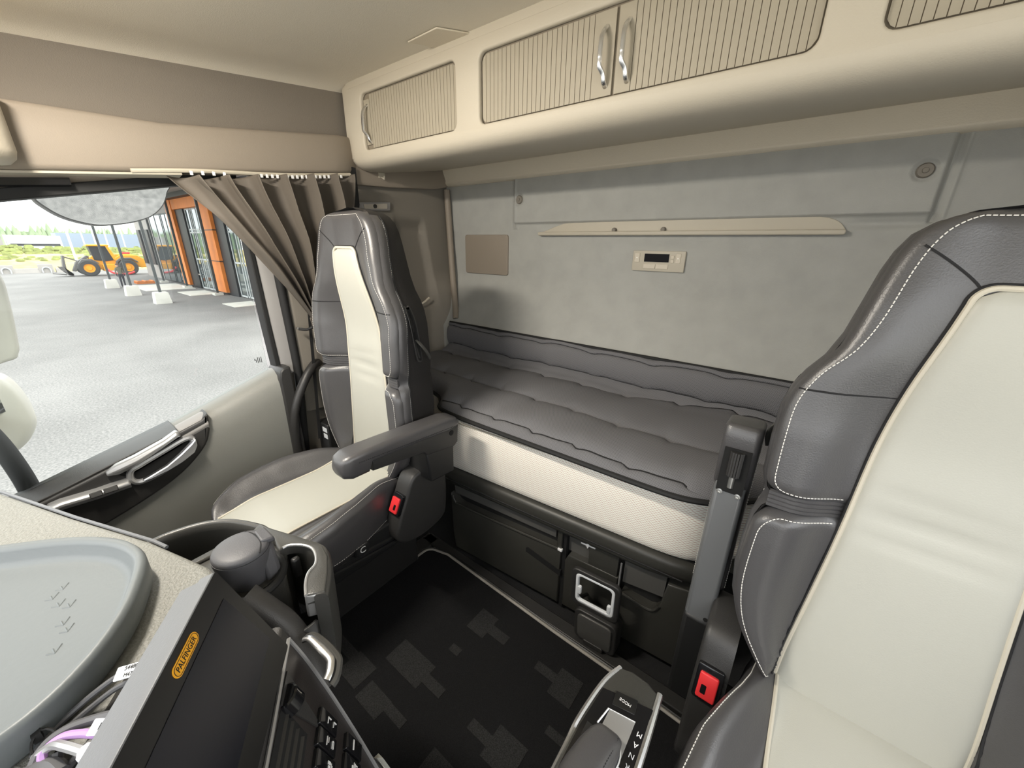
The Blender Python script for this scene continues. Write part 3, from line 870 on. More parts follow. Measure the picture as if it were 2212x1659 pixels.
mb = MB(); mb.tube([(1.545, -0.69, 0.979), (1.55, -0.675, 0.984), (1.553, -0.662, 0.986)], 0.005); mb.build('tie_hook', M['chrome'], cu_)

mb = MB()
mb.loft([[(1.575, y - 0.020, z), (1.572, y + 0.028, z), (1.5745, y + 0.028, z), (1.5775, y - 0.020, z)] for y, z in ((-0.985, 1.585), (-0.985, 1.45), (-0.95, 1.3), (-0.90, 1.0), (-0.84, 0.7), (-0.80, 0.45))])
tag(mb.build('seat_belt_webbing', M['rubber']), 'black seat belt webbing hanging behind the passenger seat beside the curtain', 'seat belt')
mb = MB()
mb.loft([[(1.560, y - 0.006, z), (1.560, y + 0.006, z), (1.5615, y + 0.006, z), (1.5615, y - 0.006, z)] for y, z in ((-0.722, 1.04), (-0.715, 0.95), (-0.700, 0.75), (-0.68, 0.5))])
tag(mb.build('curtain_cord', M['ink']), 'thin black strap running down the pillar behind the passenger seat', 'strap')
mb = MB()
mb.tube(smooth([(1.60, -0.745, 0.82), (1.575, -0.715, 0.825), (1.555, -0.665, 0.785), (1.548, -0.612, 0.70), (1.550, -0.588, 0.62), (1.555, -0.583, 0.52), (1.56, -0.59, 0.40), (1.58, -0.60, 0.28)], 6), 0.017, n=12)
tag(mb.build('grab_handle', M['darkplastic']), 'thick black curved grab handle on the pillar beside the passenger seat', 'grab handle')
# belt retractor box with stickers behind the passenger seat
rt = thing('belt_retractor', (1.54, -0.72, 0.30), 'black belt retractor with white stickers low behind the passenger seat', 'belt retractor')
mb = MB(); mb.box((1.555, -0.725, 0.44), (0.09, 0.06, 0.26)); mb.build('retractor_body', M['black'], rt, bevel=0.006)
for z, w in ((0.545, 0.034), (0.515, 0.030)):
    mb = MB(); mb.box((1.530, -0.693, z), (w, 0.002, 0.020)); mb.build('sticker', M['paper'], rt)

# ------------------------------------------------------------------- floor mat
fm = thing('floor_mat', (0.5, -0.5, 0.0), 'black velour floor mat with grey block pattern and pale stitched border', 'floor mat')
edge_ = [(1.128, 0.15), (1.130, -0.35), (1.130, -0.80)] + [(1.09 + 0.04 * math.cos(a), -0.845 - 0.045 * math.sin(a)) for a in (0.3, 0.7, 1.1, 1.4)] + [(1.03, -0.906), (0.75, -0.897), (0.46, -0.888), (0.25, -0.886), (0.03, -0.876), (-0.12, -0.87), (-0.12, 0.15)]
mb = MB(); mb.prism(edge_, lambda a, b, h: (a, b, h), -0.018, 0.006); mb.build('mat_pile', M['velour'], fm)
mb = MB(); mb.tube([(a, b, 0.004) for a, b in edge_], 0.0065, n=8, closed=True); mb.build('mat_border', M['binding'], fm)
mb = MB(); mb.tube([(a, b, 0.003) for a, b in inset(edge_, -0.012)], 0.0045, n=6, closed=True); mb.build('mat_border_edge', M['black'], fm)
PATCH = [(0.655, 0.730, -0.802, -0.711), (0.580, 0.655, -0.773, -0.738), (0.384, 0.456, -0.769, -0.740), (0.306, 0.384, -0.797, -0.706),
         (0.442, 0.513, -0.516, -0.486), (0.345, 0.442, -0.552, -0.462), (0.708, 0.862, -0.545, -0.462), (0.632, 0.708, -0.518, -0.487),
         (0.948, 1.105, -0.418, -0.385), (0.855, 0.948, -0.425, -0.345), (0.735, 0.835, -0.395, -0.335), (0.660, 0.735, -0.393, -0.366),
         (0.27, 0.332, -0.636, -0.612), (0.68, 0.72, -0.638, -0.612), (0.20, 0.27, -0.66, -0.57), (0.10, 0.18, -0.80, -0.72), (0.45, 0.55, -0.40, -0.31)]
for a, b, c, d in PATCH:
    mb = MB(); mb.box(((a + b) / 2, (c + d) / 2, 0.0060), (b - a, d - c, 0.0028))
    part(mb.build('mat_block', M['velourlight'], fm), 'grey woven block of the mat pattern')

# =================================================================== SEATS
WT = smooth([(0.0, 0.145), (0.05, 0.185), (0.12, 0.225), (0.20, 0.243), (0.30, 0.243), (0.36, 0.238), (0.385, 0.232), (0.42, 0.238), (0.52, 0.240), (0.58, 0.236), (0.63, 0.216), (0.675, 0.188), (0.74, 0.172), (0.80, 0.159), (0.84, 0.145), (0.865, 0.125), (0.885, 0.082), (0.892, 0.02)], 4)
WC = smooth([(-0.02, 0.132), (0.06, 0.130), (0.2, 0.118), (0.35, 0.106), (0.5, 0.098), (0.62, 0.086), (0.72, 0.068), (0.775, 0.058)], 4)
def Wb(z): return lerp(WT, z)
def Wc(z): return lerp(WC, z)
def ztop_of(s):     # height of the outline at half width s in the head region
    z = 0.892
    while z > 0.6 and Wb(z) < abs(s): z -= 0.002
    return z

def make_seat(name, cx, k, y0, zb_, tilt, zcush, label, arm_up, base_drop):
    """k = direction of the inboard side (-1 passenger, +1 driver)"""
    root = thing(name, (cx, y0 + 0.2, 0.0), label, 'seat', 'cab seats')
    ct, st = math.cos(R_(tilt)), math.sin(R_(tilt))
    def B(s, zp, h): return (cx + k * s, y0 + h * ct - zp * st, zb_ + zp * ct + h * st)
    def S(s, f, z): return (cx + k * s, y0 + f, z)
    def h0(s, zp):
        w, c = Wb(zp), Wc(zp) if zp < 0.775 else 0.05
        b = lerp([(0, 0.055), (0.3, 0.064), (0.52, 0.062), (0.63, 0.040), (0.72, 0.018), (0.80, 0.010), (0.9, 0.006)], zp)
        t = (abs(s) - c) / max(0.02, (w * 0.80 - c))
        head = 0.040 * ss(0.50, 0.76, zp)
        return b * ss(0.0, 1.0, t) + head
    def rnd(d, r): return math.sqrt(max(0, 1 - (1 - min(1, max(0, d) / r)) ** 2))
    def padh(s, w, zp, z0, z1):
        hl = h0(s, zp) - 0.024 * (1 - rnd(w - abs(s), 0.022))
        return -0.022 + (hl + 0.022) * rnd(min(zp - z0, z1 - zp), 0.03)
    # ---- padded dark cushions of the backrest
    def pad(zp0, zp1, r0, r1, R0=0.03):
        m_ = MB()
        def fn(u, v):
            vv = 0.5 - 0.5 * math.cos(math.pi * v)
            zp = zp0 + (zp1 - zp0) * vv
            w = Wb(zp)
            for d, r in ((zp - zp0, r0), (zp1 - zp, r1)):
                if r and d < r: w -= r - math.sqrt(max(0, r * r - (r - d) ** 2))
            uu = math.sin((2 * u - 1) * math.pi / 2)
            s = uu * max(w, 0.01)
            return B(s, zp, padh(s, w, zp, zp0, zp1))
        m_.grid(48, 44, fn)
        return m_
    back = pad(0.390, 0.892, 0.045, 0.0)
    bu = back.build('backrest', M['leather'], root, angle=80)
    lowp = pad(-0.01, 0.376, 0.0, 0.05)
    lowp.build('lumbar_pad', M['leather'], root, angle=80)
    # pleated gusset between the two pads
    mb = MB()
    for i, zz in enumerate((0.372, 0.380, 0.388, 0.396)):
        mb.tube([B(s, zz, h0(s, zz) * 0.8 - 0.012) for s in [-0.225 + 0.45 * j / 24 for j in range(25)]], 0.0055, n=6)
    mb.build('gusset', M['leather'], root)
    # ---- side band and shell
    mb = MB(); rows = []
    zs_ = [-0.03, 0.0, 0.05, 0.1, 0.16, 0.22, 0.28, 0.34, 0.365, 0.385, 0.405, 0.43, 0.5, 0.56, 0.6, 0.63, 0.66, 0.7, 0.75, 0.8, 0.83, 0.855, 0.872, 0.884, 0.890]
    def sect(z):
        w = Wb(z); q = 0.016 * math.exp(-((z - 0.385) / 0.018) ** 2)
        hb = h0(w * 0.95, z)
        a = lerp([(0, 0.075), (0.4, 0.085), (0.62, 0.075), (0.9, 0.05)], z)
        d = lerp([(-0.1, 0.10), (0.1, 0.135), (0.45, 0.13), (0.7, 0.10), (0.85, 0.075), (0.9, 0.05)], z)
        half = [(w - 0.030, -0.02), (w - 0.0035 - q, hb - 0.021), (w + 0.0005 - q, hb - 0.028), (w + 0.003 - q, hb - 0.040), (w - 0.001, hb - 0.052), (w - 0.002, hb - 0.056), (w - 0.004, hb - 0.075), (max(0.02, w - 0.018), -a - 0.01), (max(0.015, w - 0.045), -d + 0.01), (0.01, -d - 0.002)]
        return half
    for z in zs_:
        hf = sect(z)
        rows.append([B(s, z, h) for s, h in hf] + [B(-s, z, h) for s, h in reversed(hf)])
    top = [B(s * 0.3, 0.897, h * 0.8 - 0.004) for s, h in sect(0.890)] + [B(-s * 0.3, 0.897, h * 0.8 - 0.004) for s, h in reversed(sect(0.890))]
    rows.append(top)
    mb.loft(rows)
    part(mb.build('backrest_shell', M['shell'], root, angle=60), 'dark cloth seat back cover')
    # leather side band between the two seams
    for sg in (1, -1):
        mb = MB()
        r2 = []
        for z in zs_[1:-2]:
            hf = sect(z)
            r2.append([B(sg * (hf[i][0] + 0.0022), z, hf[i][1]) for i in (1, 2, 3, 4)])
        mb.loft(r2, closed=False)
        mb.build('side_band', M['leather'], root, angle=80)
    # ---- cream centre panel
    mb = MB()
    def fc(u, v):
        zp = -0.022 + (0.778 + 0.022) * v
        w = Wc(zp)
        d1 = 0.778 - zp; r = 0.022
        if d1 < r: w -= r - math.sqrt(max(0, r * r - (r - d1) ** 2))
        s = math.sin((2 * u - 1) * math.pi / 2) * w
        d = min(w - abs(s), d1)
        e = math.sqrt(max(0, 1 - (1 - min(1, d / 0.018)) ** 2))
        pin = -0.006 * math.exp(-((zp - 0.40) / 0.02) ** 2) - 0.004 * math.exp(-((zp - 0.36) / 0.012) ** 2) - 0.003 * math.exp(-((zp - 0.44 - 0.06 * s) / 0.010) ** 2)
        return B(s, zp, h0(s * 0.9, zp) + 0.002 + 0.010 * e + pin * (1 - abs(s / max(w, .01)) ** 2))
    mb.grid(28, 70, fc)
    pc = mb.build('centre_panel', M['cream'], root, angle=80)
    part(pc, 'cream leather centre panel of the backrest')
    zz = [-0.018 + i * 0.02 for i in range(38)] + [0.755]
    def arc(off):
        L_ = [(Wc(z) + off, z) for z in zz]
        n_ = 8
        w = Wc(0.757)
        for i in range(1, n_ + 1):
            a = math.pi / 2 * i / n_
            L_.append((w - 0.022 + (0.022 + off) * math.cos(a), 0.757 + (0.022 + off) * math.sin(a)))
        return L_ + [(-s, z) for s, z in reversed(L_)]
    mb = MB(); mb.tube([B(s, z, h0(s, z) + 0.004) for s, z in arc(0.001)], 0.0042, n=7)
    mb.build('panel_piping', M['piping'], pc)
    mb = MB(); mb.tube([B(s, z, h0(s, z) + 0.0015) for s, z in arc(0.0065)], 0.0022, n=5)
    mb.build('panel_seam', M['darkseam'], pc)
    mb = MB(); mb.tube([B(s, -0.024, 0.010 + h0(s, 0.02) * 0.6) for s in [-0.15 + 0.3 * i / 20 for i in range(21)]], 0.005, n=6); mb.build('bite_gap_shade', M['darkseam'], root)  # dark tube stands in for the shaded gap between backrest and cushion
    # ---- stitching, seams
    SR = 0.0009 if arm_up else 0.0006
    def outl(z0, z1, ins, n_=60):
        return [z0 + (z1 - z0) * i / n_ for i in range(n_ + 1)]
    def hsurf(s, zp, z0, z1):
        return padh(s, Wb(zp), zp, z0, z1)
    for sg in (1, -1):
        mb = MB()
        # upper pad outline
        p_ = []
        for i in range(13): p_.append((Wc(0.41) + 0.015 + (Wb(0.43) - 0.055 - Wc(0.41)) * i / 12, 0.408))
        for i in range(1, 9):
            a = math.pi / 2 * i / 8; p_.append((Wb(0.43) - 0.043 + 0.027 * math.sin(a), 0.435 - 0.027 * math.cos(a)))
        for z in outl(0.44, 0.868, 0): p_.append((Wb(z) - 0.016 - 0.012 * ss(0.62, 0.74, z), z))
        p_ += [(s, 0.874) for s in (0.08, 0.05, 0.02, 0.0)]
        dashes(mb, [B(sg * s, z, hsurf(s, z, 0.390, 0.892) + 0.001) for s, z in p_], SR, 0.0045, 0.0020)
        part(mb.build('stitching', M['stitch'], root), 'pale contrast stitching'); mb = MB()
        p_ = []
        for z in outl(0.02, 0.31, 0): p_.append((Wb(z) - 0.016, z))
        for i in range(1, 9):
            a = math.pi / 2 * i / 8; p_.append((Wb(0.31) - 0.05 + 0.034 * math.cos(a), 0.31 + 0.048 * math.sin(a)))
        for i in range(13): p_.append((Wb(0.31) - 0.05 - (Wb(0.31) - 0.06 - Wc(0.35)) * i / 12, 0.358))
        dashes(mb, [B(sg * s, z, hsurf(s, z, -0.01, 0.376) + 0.001) for s, z in p_], SR, 0.0045, 0.0020)
        part(mb.build('stitching', M['stitch'], root), 'pale contrast stitching'); mb = MB()
        dashes(mb, [B(sg * (Wb(z) + 0.0005), z, h0(Wb(z) * 0.95, z) - 0.0525) for z in outl(0.02, 0.86, 0, 90)], SR, 0.0045, 0.0020)
        part(mb.build('stitching', M['stitch'], root), 'pale contrast stitching')
    mb = MB()
    for sg in (1, -1):
        sl = [(Wc(0.60) + 0.004 + (Wb(0.60) - 0.010 - Wc(0.60)) * i / 12) for i in range(13)]
        mb.tube([B(sg * s, 0.605 - 0.006 * i / 12, hsurf(s, 0.60, 0.39, 0.892)) for i, s in enumerate(sl)], 0.0018, n=5)
        dg_ = [(0.056 + (0.128 - 0.056) * i / 12, 0.776 + 0.058 * (i / 12) ** 0.8) for i in range(13)]
        mb.tube([B(sg * s, z, hsurf(s, z, 0.39, 0.892)) for s, z in dg_], 0.0018, n=5)
        # edge cord along the band and the shell seam
        mb.tube([B(sg * (Wb(z) + 0.0002), z, h0(Wb(z) * 0.95, z) - 0.0565) for z in outl(0.0, 0.87, 0, 70)], 0.0018, n=5)
    mb.build('seam', M['darkseam'], root)
    # belt guide on the inboard shoulder
    mb = MB()
    gp = smooth([(-0.022, 0.610), (-0.010, 0.615), (0.0, 0.605), (-0.020, 0.470), (-0.032, 0.445), (-0.046, 0.450), (-0.040, 0.50)], 4, closed=True)
    mb.prism([(a, b) for a, b in gp], lambda a, b, h: B(h * (Wb(b) - 0.003), b, a), 0.9, 1.022, edge=0.003)
    gd = mb.build('recliner_slot', M['darkplastic'], root)
    mb = MB(); mb.prism(inset(gp, 0.005), lambda a, b, h: B(h * (Wb(b) - 0.003), b, a), 0.95, 1.026); mb.build('slot_void', M['void'], gd)
    mb = MB(); mb.tube(smooth([B(0.234, 0.515, -0.030), B(0.246, 0.500, -0.038), B(0.250, 0.475, -0.056), B(0.246, 0.452, -0.072)], 4), 0.008, n=8, flat=0.5)
    mb.build('recliner_lever', M['holder'], gd)

    # ---- seat cushion
    L0, L1 = -0.02, 0.49
    def Wq(f):
        w = lerp([(-0.02, 0.175), (0.05, 0.185), (0.10, 0.198), (0.16, 0.220), (0.22, 0.240), (0.30, 0.252), (0.38, 0.252), (0.49, 0.240)], f)
        d = L1 - f; r = 0.13
        if d < r: w -= 0.8 * (r - math.sqrt(max(0, r * r - (r - d) ** 2)))
        return w
    def zq(s, f):
        w = Wq(f)
        z = zcush + 0.006 - 0.02 * ss(0.36, 0.49, f)
        z += (0.066 - 0.028 * ss(0.2, 0.45, f)) * ss(0.55, 0.92, abs(s) / max(w, 0.05)) * (0.45 + 0.55 * ss(-0.02, 0.14, f))
        return z
    def ztopq(s, f):
        w = Wq(f); d = min(w - abs(s), L1 - f)
        e = math.sqrt(max(0, 1 - (1 - min(1, max(0, d) / 0.045)) ** 2))
        return zq(s, f) - 0.045 * (1 - e)
    mb = MB()
    def fq(u, v):
        f = L0 + (L1 - L0) * math.sin(v * math.pi / 2)
        s = math.sin((2 * u - 1) * math.pi / 2) * Wq(f)
        return S(s, f, ztopq(s, f))
    mb.grid(40, 40, fq)
    fl = [L0 + (L1 - L0) * math.sin(i / 30 * math.pi / 2) for i in range(31)]
    ol = [(Wq(f), f) for f in fl] + [(s, L1) for s in (0.09, 0.04, 0.0, -0.04, -0.09)] + [(-Wq(f), f) for f in reversed(fl)]
    def ring(d, ins):
        r_ = []
        for s, f in ol:
            kx = 1 - ins / max(0.1, abs(s)) if s else 1
            r_.append(S(s * kx, f - (ins if f > 0.44 else 0), ztopq(s, f) - d if d < 0.06 else zcush - d))
        return r_
    mb.loft([ring(0, 0), ring(0.02, -0.004), ring(0.075, -0.002), ring(0.115, 0.02), ring(0.12, 0.06)], closed=False)
    mb.build('seat_cushion', M['leather'], root, angle=80)
    # cream centre of the cushion, wrapped over its nose
    mb = MB()
    def fw(u, v):
        s = (2 * u - 1) * 0.128
        e = math.sqrt(max(0, 1 - (abs(2 * u - 1)) ** 8))
        if v < 0.8:
            f = L0 + (L1 - L0) * (v / 0.8)
            ff = min(f, L1 - 0.002)
            dent = 0.003 * math.sin(30 * f + 9 * s) * (1 - ss(0.0, 0.1, f)) * 0.7
            return S(s, f, ztopq(s, ff) + 0.003 + 0.005 * e + dent)
        t = (v - 0.8) / 0.2
        return S(s, L1 + 0.003 + 0.004 * e, ztopq(s, L1 - 0.002) + 0.003 - 0.09 * t)
    mb.grid(24, 60, fw)
    cq = mb.build('cushion_panel', M['cream'], root, angle=80)
    part(cq, 'cream leather centre of the seat cushion')
    for sg in (1, -1):
        pth = [S(sg * 0.1285, f, ztopq(0.1285, f) + 0.003) for f in [L0 + 0.51 * i / 40 for i in range(40)]]
        mb = MB(); mb.tube(pth, 0.0038, n=6); mb.build('panel_piping', M['piping'], cq)
    mb = MB()
    sp = []
    for sg in (1, -1):
        sp = [(sg * (Wq(f) - 0.012), f) for f in [0.0 + 0.47 * i / 50 for i in range(51)]]
        mb = MB(); dashes(mb, [S(s, f, ztopq(s, f) + 0.001) for s, f in sp], SR, 0.0045, 0.002); mb.build('cushion_stitching', M['stitch'], root); mb = MB()
        sp = [(sg * (Wq(f) + 0.004), f) for f in [0.0 + 0.42 * i / 50 for i in range(51)]]
        dashes(mb, [S(s, f, zcush - 0.078) for s, f in sp], SR * 0.8, 0.0045, 0.003)
        mb.build('cushion_stitching', M['stitch'], root)
    # ---- pan, rails, pedestal
    zp_ = zcush - 0.10
    mb = MB()
    mb.loft([[S(s, f, zp_ + 0.02) for s, f in ((0.222, 0.0), (0.222, 0.40), (0.17, 0.455), (-0.17, 0.455), (-0.222, 0.40), (-0.222, 0.0))],
             [S(s, f, zp_ - 0.045) for s, f in ((0.222, 0.0), (0.222, 0.40), (0.17, 0.445), (-0.17, 0.445), (-0.222, 0.40), (-0.222, 0.0))],
             [S(s, f, zp_ - 0.10) for s, f in ((0.205, 0.0), (0.205, 0.38), (0.16, 0.42), (-0.16, 0.42), (-0.205, 0.38), (-0.205, 0.0))]])
    mb.build('seat_pan', M['black'], root, bevel=0.008)
    mb = MB()
    for dz in (0.0, -0.022):
        mb.tube([S(0.222, -0.02, zp_ - 0.055 + dz - 0.006), S(0.224, 0.36, zp_ - 0.012 + dz)], 0.006, n=6)
    mb.build('slide_rail', M['black'], root)
    mb = MB()
    mb.loft([[S(s, f, z) for s, f in ((a, -0.10), (a, 0.33), (-0.2, 0.33), (-0.2, -0.10))] for z, a in ((0.012, 0.075), (0.20, 0.078), (zp_ - 0.09, 0.12))])
    mb.build('pedestal', M['darkplastic'], root, bevel=0.008)
    kn = MB(); kn.prism(rrect(0.048, 0.042, 0.011, cx=0.227, cy=zp_ + 0.004), lambda a, b, h: S(h, a, b), 0.20, 0.246, edge=0.008)
    ko = kn.build('adjuster_knob', M['black'], root)
    kt = MB(); text_mb(kt, 'C', 0.030, lambda a, b, h: S(0.2462 + h, 0.228 + k * a, zp_ + 0.004 + b)); kt.build('knob_letter', M['white'], ko)
    # ---- side cover with the belt buckle
    cv = smooth([(0.000, 0.585), (0.040, 0.568), (0.070, 0.510), (0.105, 0.435), (0.118, 0.385), (0.095, 0.345), (0.02, 0.325), (-0.085, 0.345), (-0.108, 0.42), (-0.105, 0.55), (-0.065, 0.592)], 4, closed=True)
    dz_ = zcush - 0.50
    mb = MB(); mb.prism([(a, b + dz_ - (base_drop if b < 0.45 else 0)) for a, b in cv], lambda a, b, h: S(h, a, b), 0.205, 0.268, edge=0.012)
    co = mb.build('side_cover', M['darkplastic'], root, angle=60)
    # buckle set in the sloping front of the cover
    d_ = Vector((0, 0.44, -0.90)).normalized(); nrm = Vector((0, 0.90, 0.44))
    c0 = Vector((cx + k * 0.237, y0 + 0.086, 0.488 + dz_))
    def K(a, b, h): return tuple(c0 + Vector((k * a, 0, 0)) + d_ * b + nrm * h)
    mb = MB(); mb.prism(rrect(0.050, 0.072, 0.006), K, -0.03, 0.006, edge=0.002); bo = mb.build('belt_buckle', M['gloss'], root)
    mb = MB()
    mb.prism(rrect(0.036, 0.052, 0.004, cy=0.004), K, 0.0, 0.012, edge=0.003)
    part(mb.build('release_button', M['red'], bo), 'red release button')
    mb = MB(); mb.prism(rrect(0.010, 0.018, 0.002, cx=0.006, cy=0.010), K, 0.0, 0.0125); mb.build('button_slot', M['gloss'], bo)

    # ---- armrest (local: a along the arm, b towards its top, w across)
    pv = (-0.06, 0.215 + zcush) if not arm_up else (-0.085, 0.12 + zcush)
    ang = R_(4) if not arm_up else R_(94)
    ca, sa = math.cos(ang), math.sin(ang)
    w0, w1 = (0.255, 0.328) if not arm_up else (0.256, 0.326)
    def A(a, b, w): return S(w, pv[0] + a * ca - b * sa, pv[1] + a * sa + b * ca)
    LN = 0.352 if not arm_up else 0.385
    mb = MB()
    # leather pad: rounded nose that wraps down
    rows = []
    sta = [(-0.060, 0.020, 0.030), (-0.052, 0.010, 0.046), (-0.02, 0.004, 0.052), (0.10, 0.004, 0.050), (0.22, 0.002, 0.047), (LN - 0.085, 0.0, 0.045), (LN - 0.075, -0.026, 0.045), (LN - 0.03, -0.028, 0.042), (LN - 0.008, -0.022, 0.034), (LN, -0.010, 0.020)] if not arm_up else [(-0.060, 0.0, 0.030), (0.10, -0.004, 0.044), (0.235, -0.010, 0.046), (0.245, -0.036, 0.046), (LN - 0.03, -0.044, 0.044), (LN - 0.008, -0.042, 0.040), (LN - 0.002, -0.038, 0.036), (LN, -0.030, 0.028)]
    for a, lo, hi in sta:
        wa, wb_ = w0, w1
        q = 0.006 if a < LN - 0.02 or arm_up else 0.012 if a < LN - 0.004 else 0.022
        if arm_up and a > LN - 0.004: q = 0.008 if a < LN else 0.014
        r_ = min(0.014, (hi - lo) / 2)
        pts = rrect(wb_ - wa - 2 * (q - 0.006), hi - lo, r_, cx=(wa + wb_) / 2, cy=(lo + hi) / 2, n=4)
        rows.append([A(a, b, w) for w, b in pts])
    mb.loft(rows)
    am = mb.build('armrest', M['leather'], root, angle=70)
    mb = MB()
    for w in (w0 + 0.001, w1 - 0.001):
        dashes(mb, [A(a, 0.018, w + (0.0015 if w > 0.29 else -0.0015)) for a in [-0.04 + (LN - 0.0) * i / 60 for i in range(61)]], 0.0009, 0.0035, 0.003)
    mb.build('armrest_stitching', M['darkseam' if not arm_up else 'stitch'], am)
    mb = MB()
    plate_ = [(-0.15, -0.030), (0.25, -0.030), (0.25, 0.0), (-0.15, 0.0)] if arm_up else [(-0.062, 0.022), (-0.062, -0.045), (-0.045, -0.058), (0.075, -0.050), (0.085, -0.036), (LN - 0.088, -0.026), (LN - 0.088, 0.012), (-0.04, 0.020)]
    mb.prism(plate_, lambda a, b, h: A(a, b, h), w0 + 0.006, w1 - 0.004, edge=0.004)
    ap = mb.build('armrest_frame', M['greyarm'] if arm_up else M['darkplastic'], am, angle=50)
    if not arm_up:
        mb = MB(); mb.lathe([(0.0095, 0), (0.0095, 0.002), (0.007, 0.0025), (0, 0.0026)], A(-0.030, -0.004, w1 - 0.0045), (k, 0, 0), n=16); mb.build('pivot_hole', M['void'], ap)
        mb = MB(); mb.loft([[A(a, b, w) for w in (w0 - 0.05, w1 - 0.012)] + [A(a2, b, w) for w in (w1 - 0.012, w0 - 0.05)] for a, a2, b in ((-0.05, 0.07, -0.05), (-0.055, 0.05, -0.16))])
        mb.build('armrest_mount', M['black'], am, bevel=0.006)
    else:
        # underside faces forward: grey channel, ribbed adjuster roller, two screws
        mb = MB(); mb.prism([(w0 + 0.010, 0.235), (w1 - 0.010, 0.235), (w1 - 0.010, 0.335), (w0 + 0.010, 0.335)], lambda w, a, h: A(a, h, w), -0.046, -0.0445)
        mb.build('roller_recess', M['void'], am)
        mb = MB()
        mb.loft([[A(a, b, w) for w, b in ((w0 + 0.006, -0.038), (w0 + 0.012, -0.044), (w1 - 0.012, -0.044), (w1 - 0.006, -0.038), (w1 - 0.006, 0.0), (w0 + 0.006, 0.0))] for a in (-0.15, 0.25)])
        mb.build('arm_channel', M['greyarm'], am, bevel=0.003)
        wm = (w0 + w1) / 2
        mb = MB()
        for i in range(14):
            an = 2 * math.pi * i / 14
            mb.tube([A(0.275, -0.044 + 0.011 * math.sin(an), wm + 0.011 * math.cos(an)), A(0.330, -0.044 + 0.0115 * math.sin(an), wm + 0.0115 * math.cos(an))], 0.0028, n=5)
        mb.lathe([(0.011, 0), (0.011, 0.055)], A(0.275, -0.044, wm), Vector(A(1, 0, 0)) - Vector(A(0, 0, 0)), n=16)
        mb.build('adjuster_roller', M['darkplastic'], am)
        mb = MB(); mb.lathe([(0.006, 0), (0.006, 0.03)], A(0.247, -0.044, wm), Vector(A(1, 0, 0)) - Vector(A(0, 0, 0)), n=12); mb.build('roller_shaft', M['steel'], am)
        for dw in (-0.017, 0.017):
            mb = MB(); mb.lathe([(0.0065, 0), (0.006, 0.003), (0.003, 0.0035), (0.0028, 0.001), (0, 0.001)], A(0.232, -0.0435, wm + dw), Vector(A(0, -1, 0)) - Vector(A(0, 0, 0)), n=14); mb.build('screw', M['steel'], am)
        mb = MB(); mb.lathe([(0.0055, 0), (0.0055, 0.001), (0, 0.001)], A(-0.10, -0.0437, w0 + 0.018), Vector(A(0, -1, 0)) - Vector(A(0, 0, 0)), n=14); mb.build('screw_hole', M['void'], am)
        mb = MB(); mb.loft([[S(w, f, z) for w, f in ((w0 + 0.004, -0.14), (w1 - 0.004, -0.14), (w1 - 0.004, -0.03), (w0 + 0.004, -0.03))] for z in (zcush - 0.26, zcush + 0.02)])
        mb.build('armrest_mount', M['black'], am, bevel=0.01)
    return root

make_seat('passenger_seat', 1.18, -1, -0.705, 0.505, 1.5, 0.50, 'passenger seat beside the side window, armrest folded down level', False, 0.0)
make_seat('driver_seat', -0.24, 1, -0.775, 0.475, 7.0, 0.455, 'large driver seat in the right foreground with its armrest folded upright', True, 0.10)

# =================================================================== BUNK
def yf(x): return -0.93 - 0.0663 * (1.09 - x)          # front line of the bunk
def Fr(x, off, z): return (x, yf(x) + off, z)
bk = thing('bunk_storage', (0.55, -1.25, 0.0), 'dark plastic bunk box with storage front under the cream mattress', 'bunk box')
def front_outline(xa, xb, rad, off, back):
    """plan outline: front line with rounded corners, then back to the rear wall"""
    pts = []
    for i in range(7):
        a = math.pi / 2 * i / 6
        x = xb - rad + rad * math.sin(a)
        pts.append((x, yf(x) + off - rad * (1 - math.cos(a))))
    pts += [(xb, back), (xa, back)]
    for i in range(7):
        a = math.pi / 2 * i / 6
        x = xa + rad - rad * math.cos(a)
        pts.append((x, yf(x) + off - rad * (1 - math.sin(a))))
    return pts
# carcass
mb = MB()
o_ = front_outline(0.085, 1.045, 0.03, -0.055, -1.42)
mb.prism(o_, lambda a, b, h: (a, b, h), 0.0, 0.36)
mb.build('carcass', M['black'], bk, bevel=0.01)
# rail under the mattress: rounded nose, long left to right
mb = MB(); rows = []
nose = [(-0.09, 0.362), (-0.012, 0.362), (0.000, 0.367), (0.008, 0.380), (0.010, 0.420), (0.005, 0.433), (-0.006, 0.4385), (-0.09, 0.440)]
for x, sh, dz in ((1.092, 0.05, 0.01), (1.082, 0.022, 0.004), (1.07, 0.008, 0), (1.05, 0, 0), (0.6, 0, 0), (0.22, 0.0, 0), (0.16, 0.006, 0.002), (0.10, 0.018, 0.006), (0.05, 0.045, 0.012), (0.02, 0.10, 0.016)):
    rows.append([(x, yf(x) + a - sh, b - (dz if b > 0.4 else -dz) ) for a, b in nose])
mb.loft(rows)
mb.build('bunk_rail', M['bunkplastic'], bk, angle=50)
mb = MB(); mb.tube([Fr(x, 0.0105, 0.392) for x in (1.06, 0.6, 0.2, 0.12)], 0.0022, n=5); mb.build('rail_groove', M['darkseam'], bk)
mb = MB(); mb.prism(front_outline(0.03, 1.09, 0.05, -0.03, -1.43), lambda a, b, h: (a, b, h), 0.36, 0.438)
mb.build('bunk_deck', M['black'], bk)
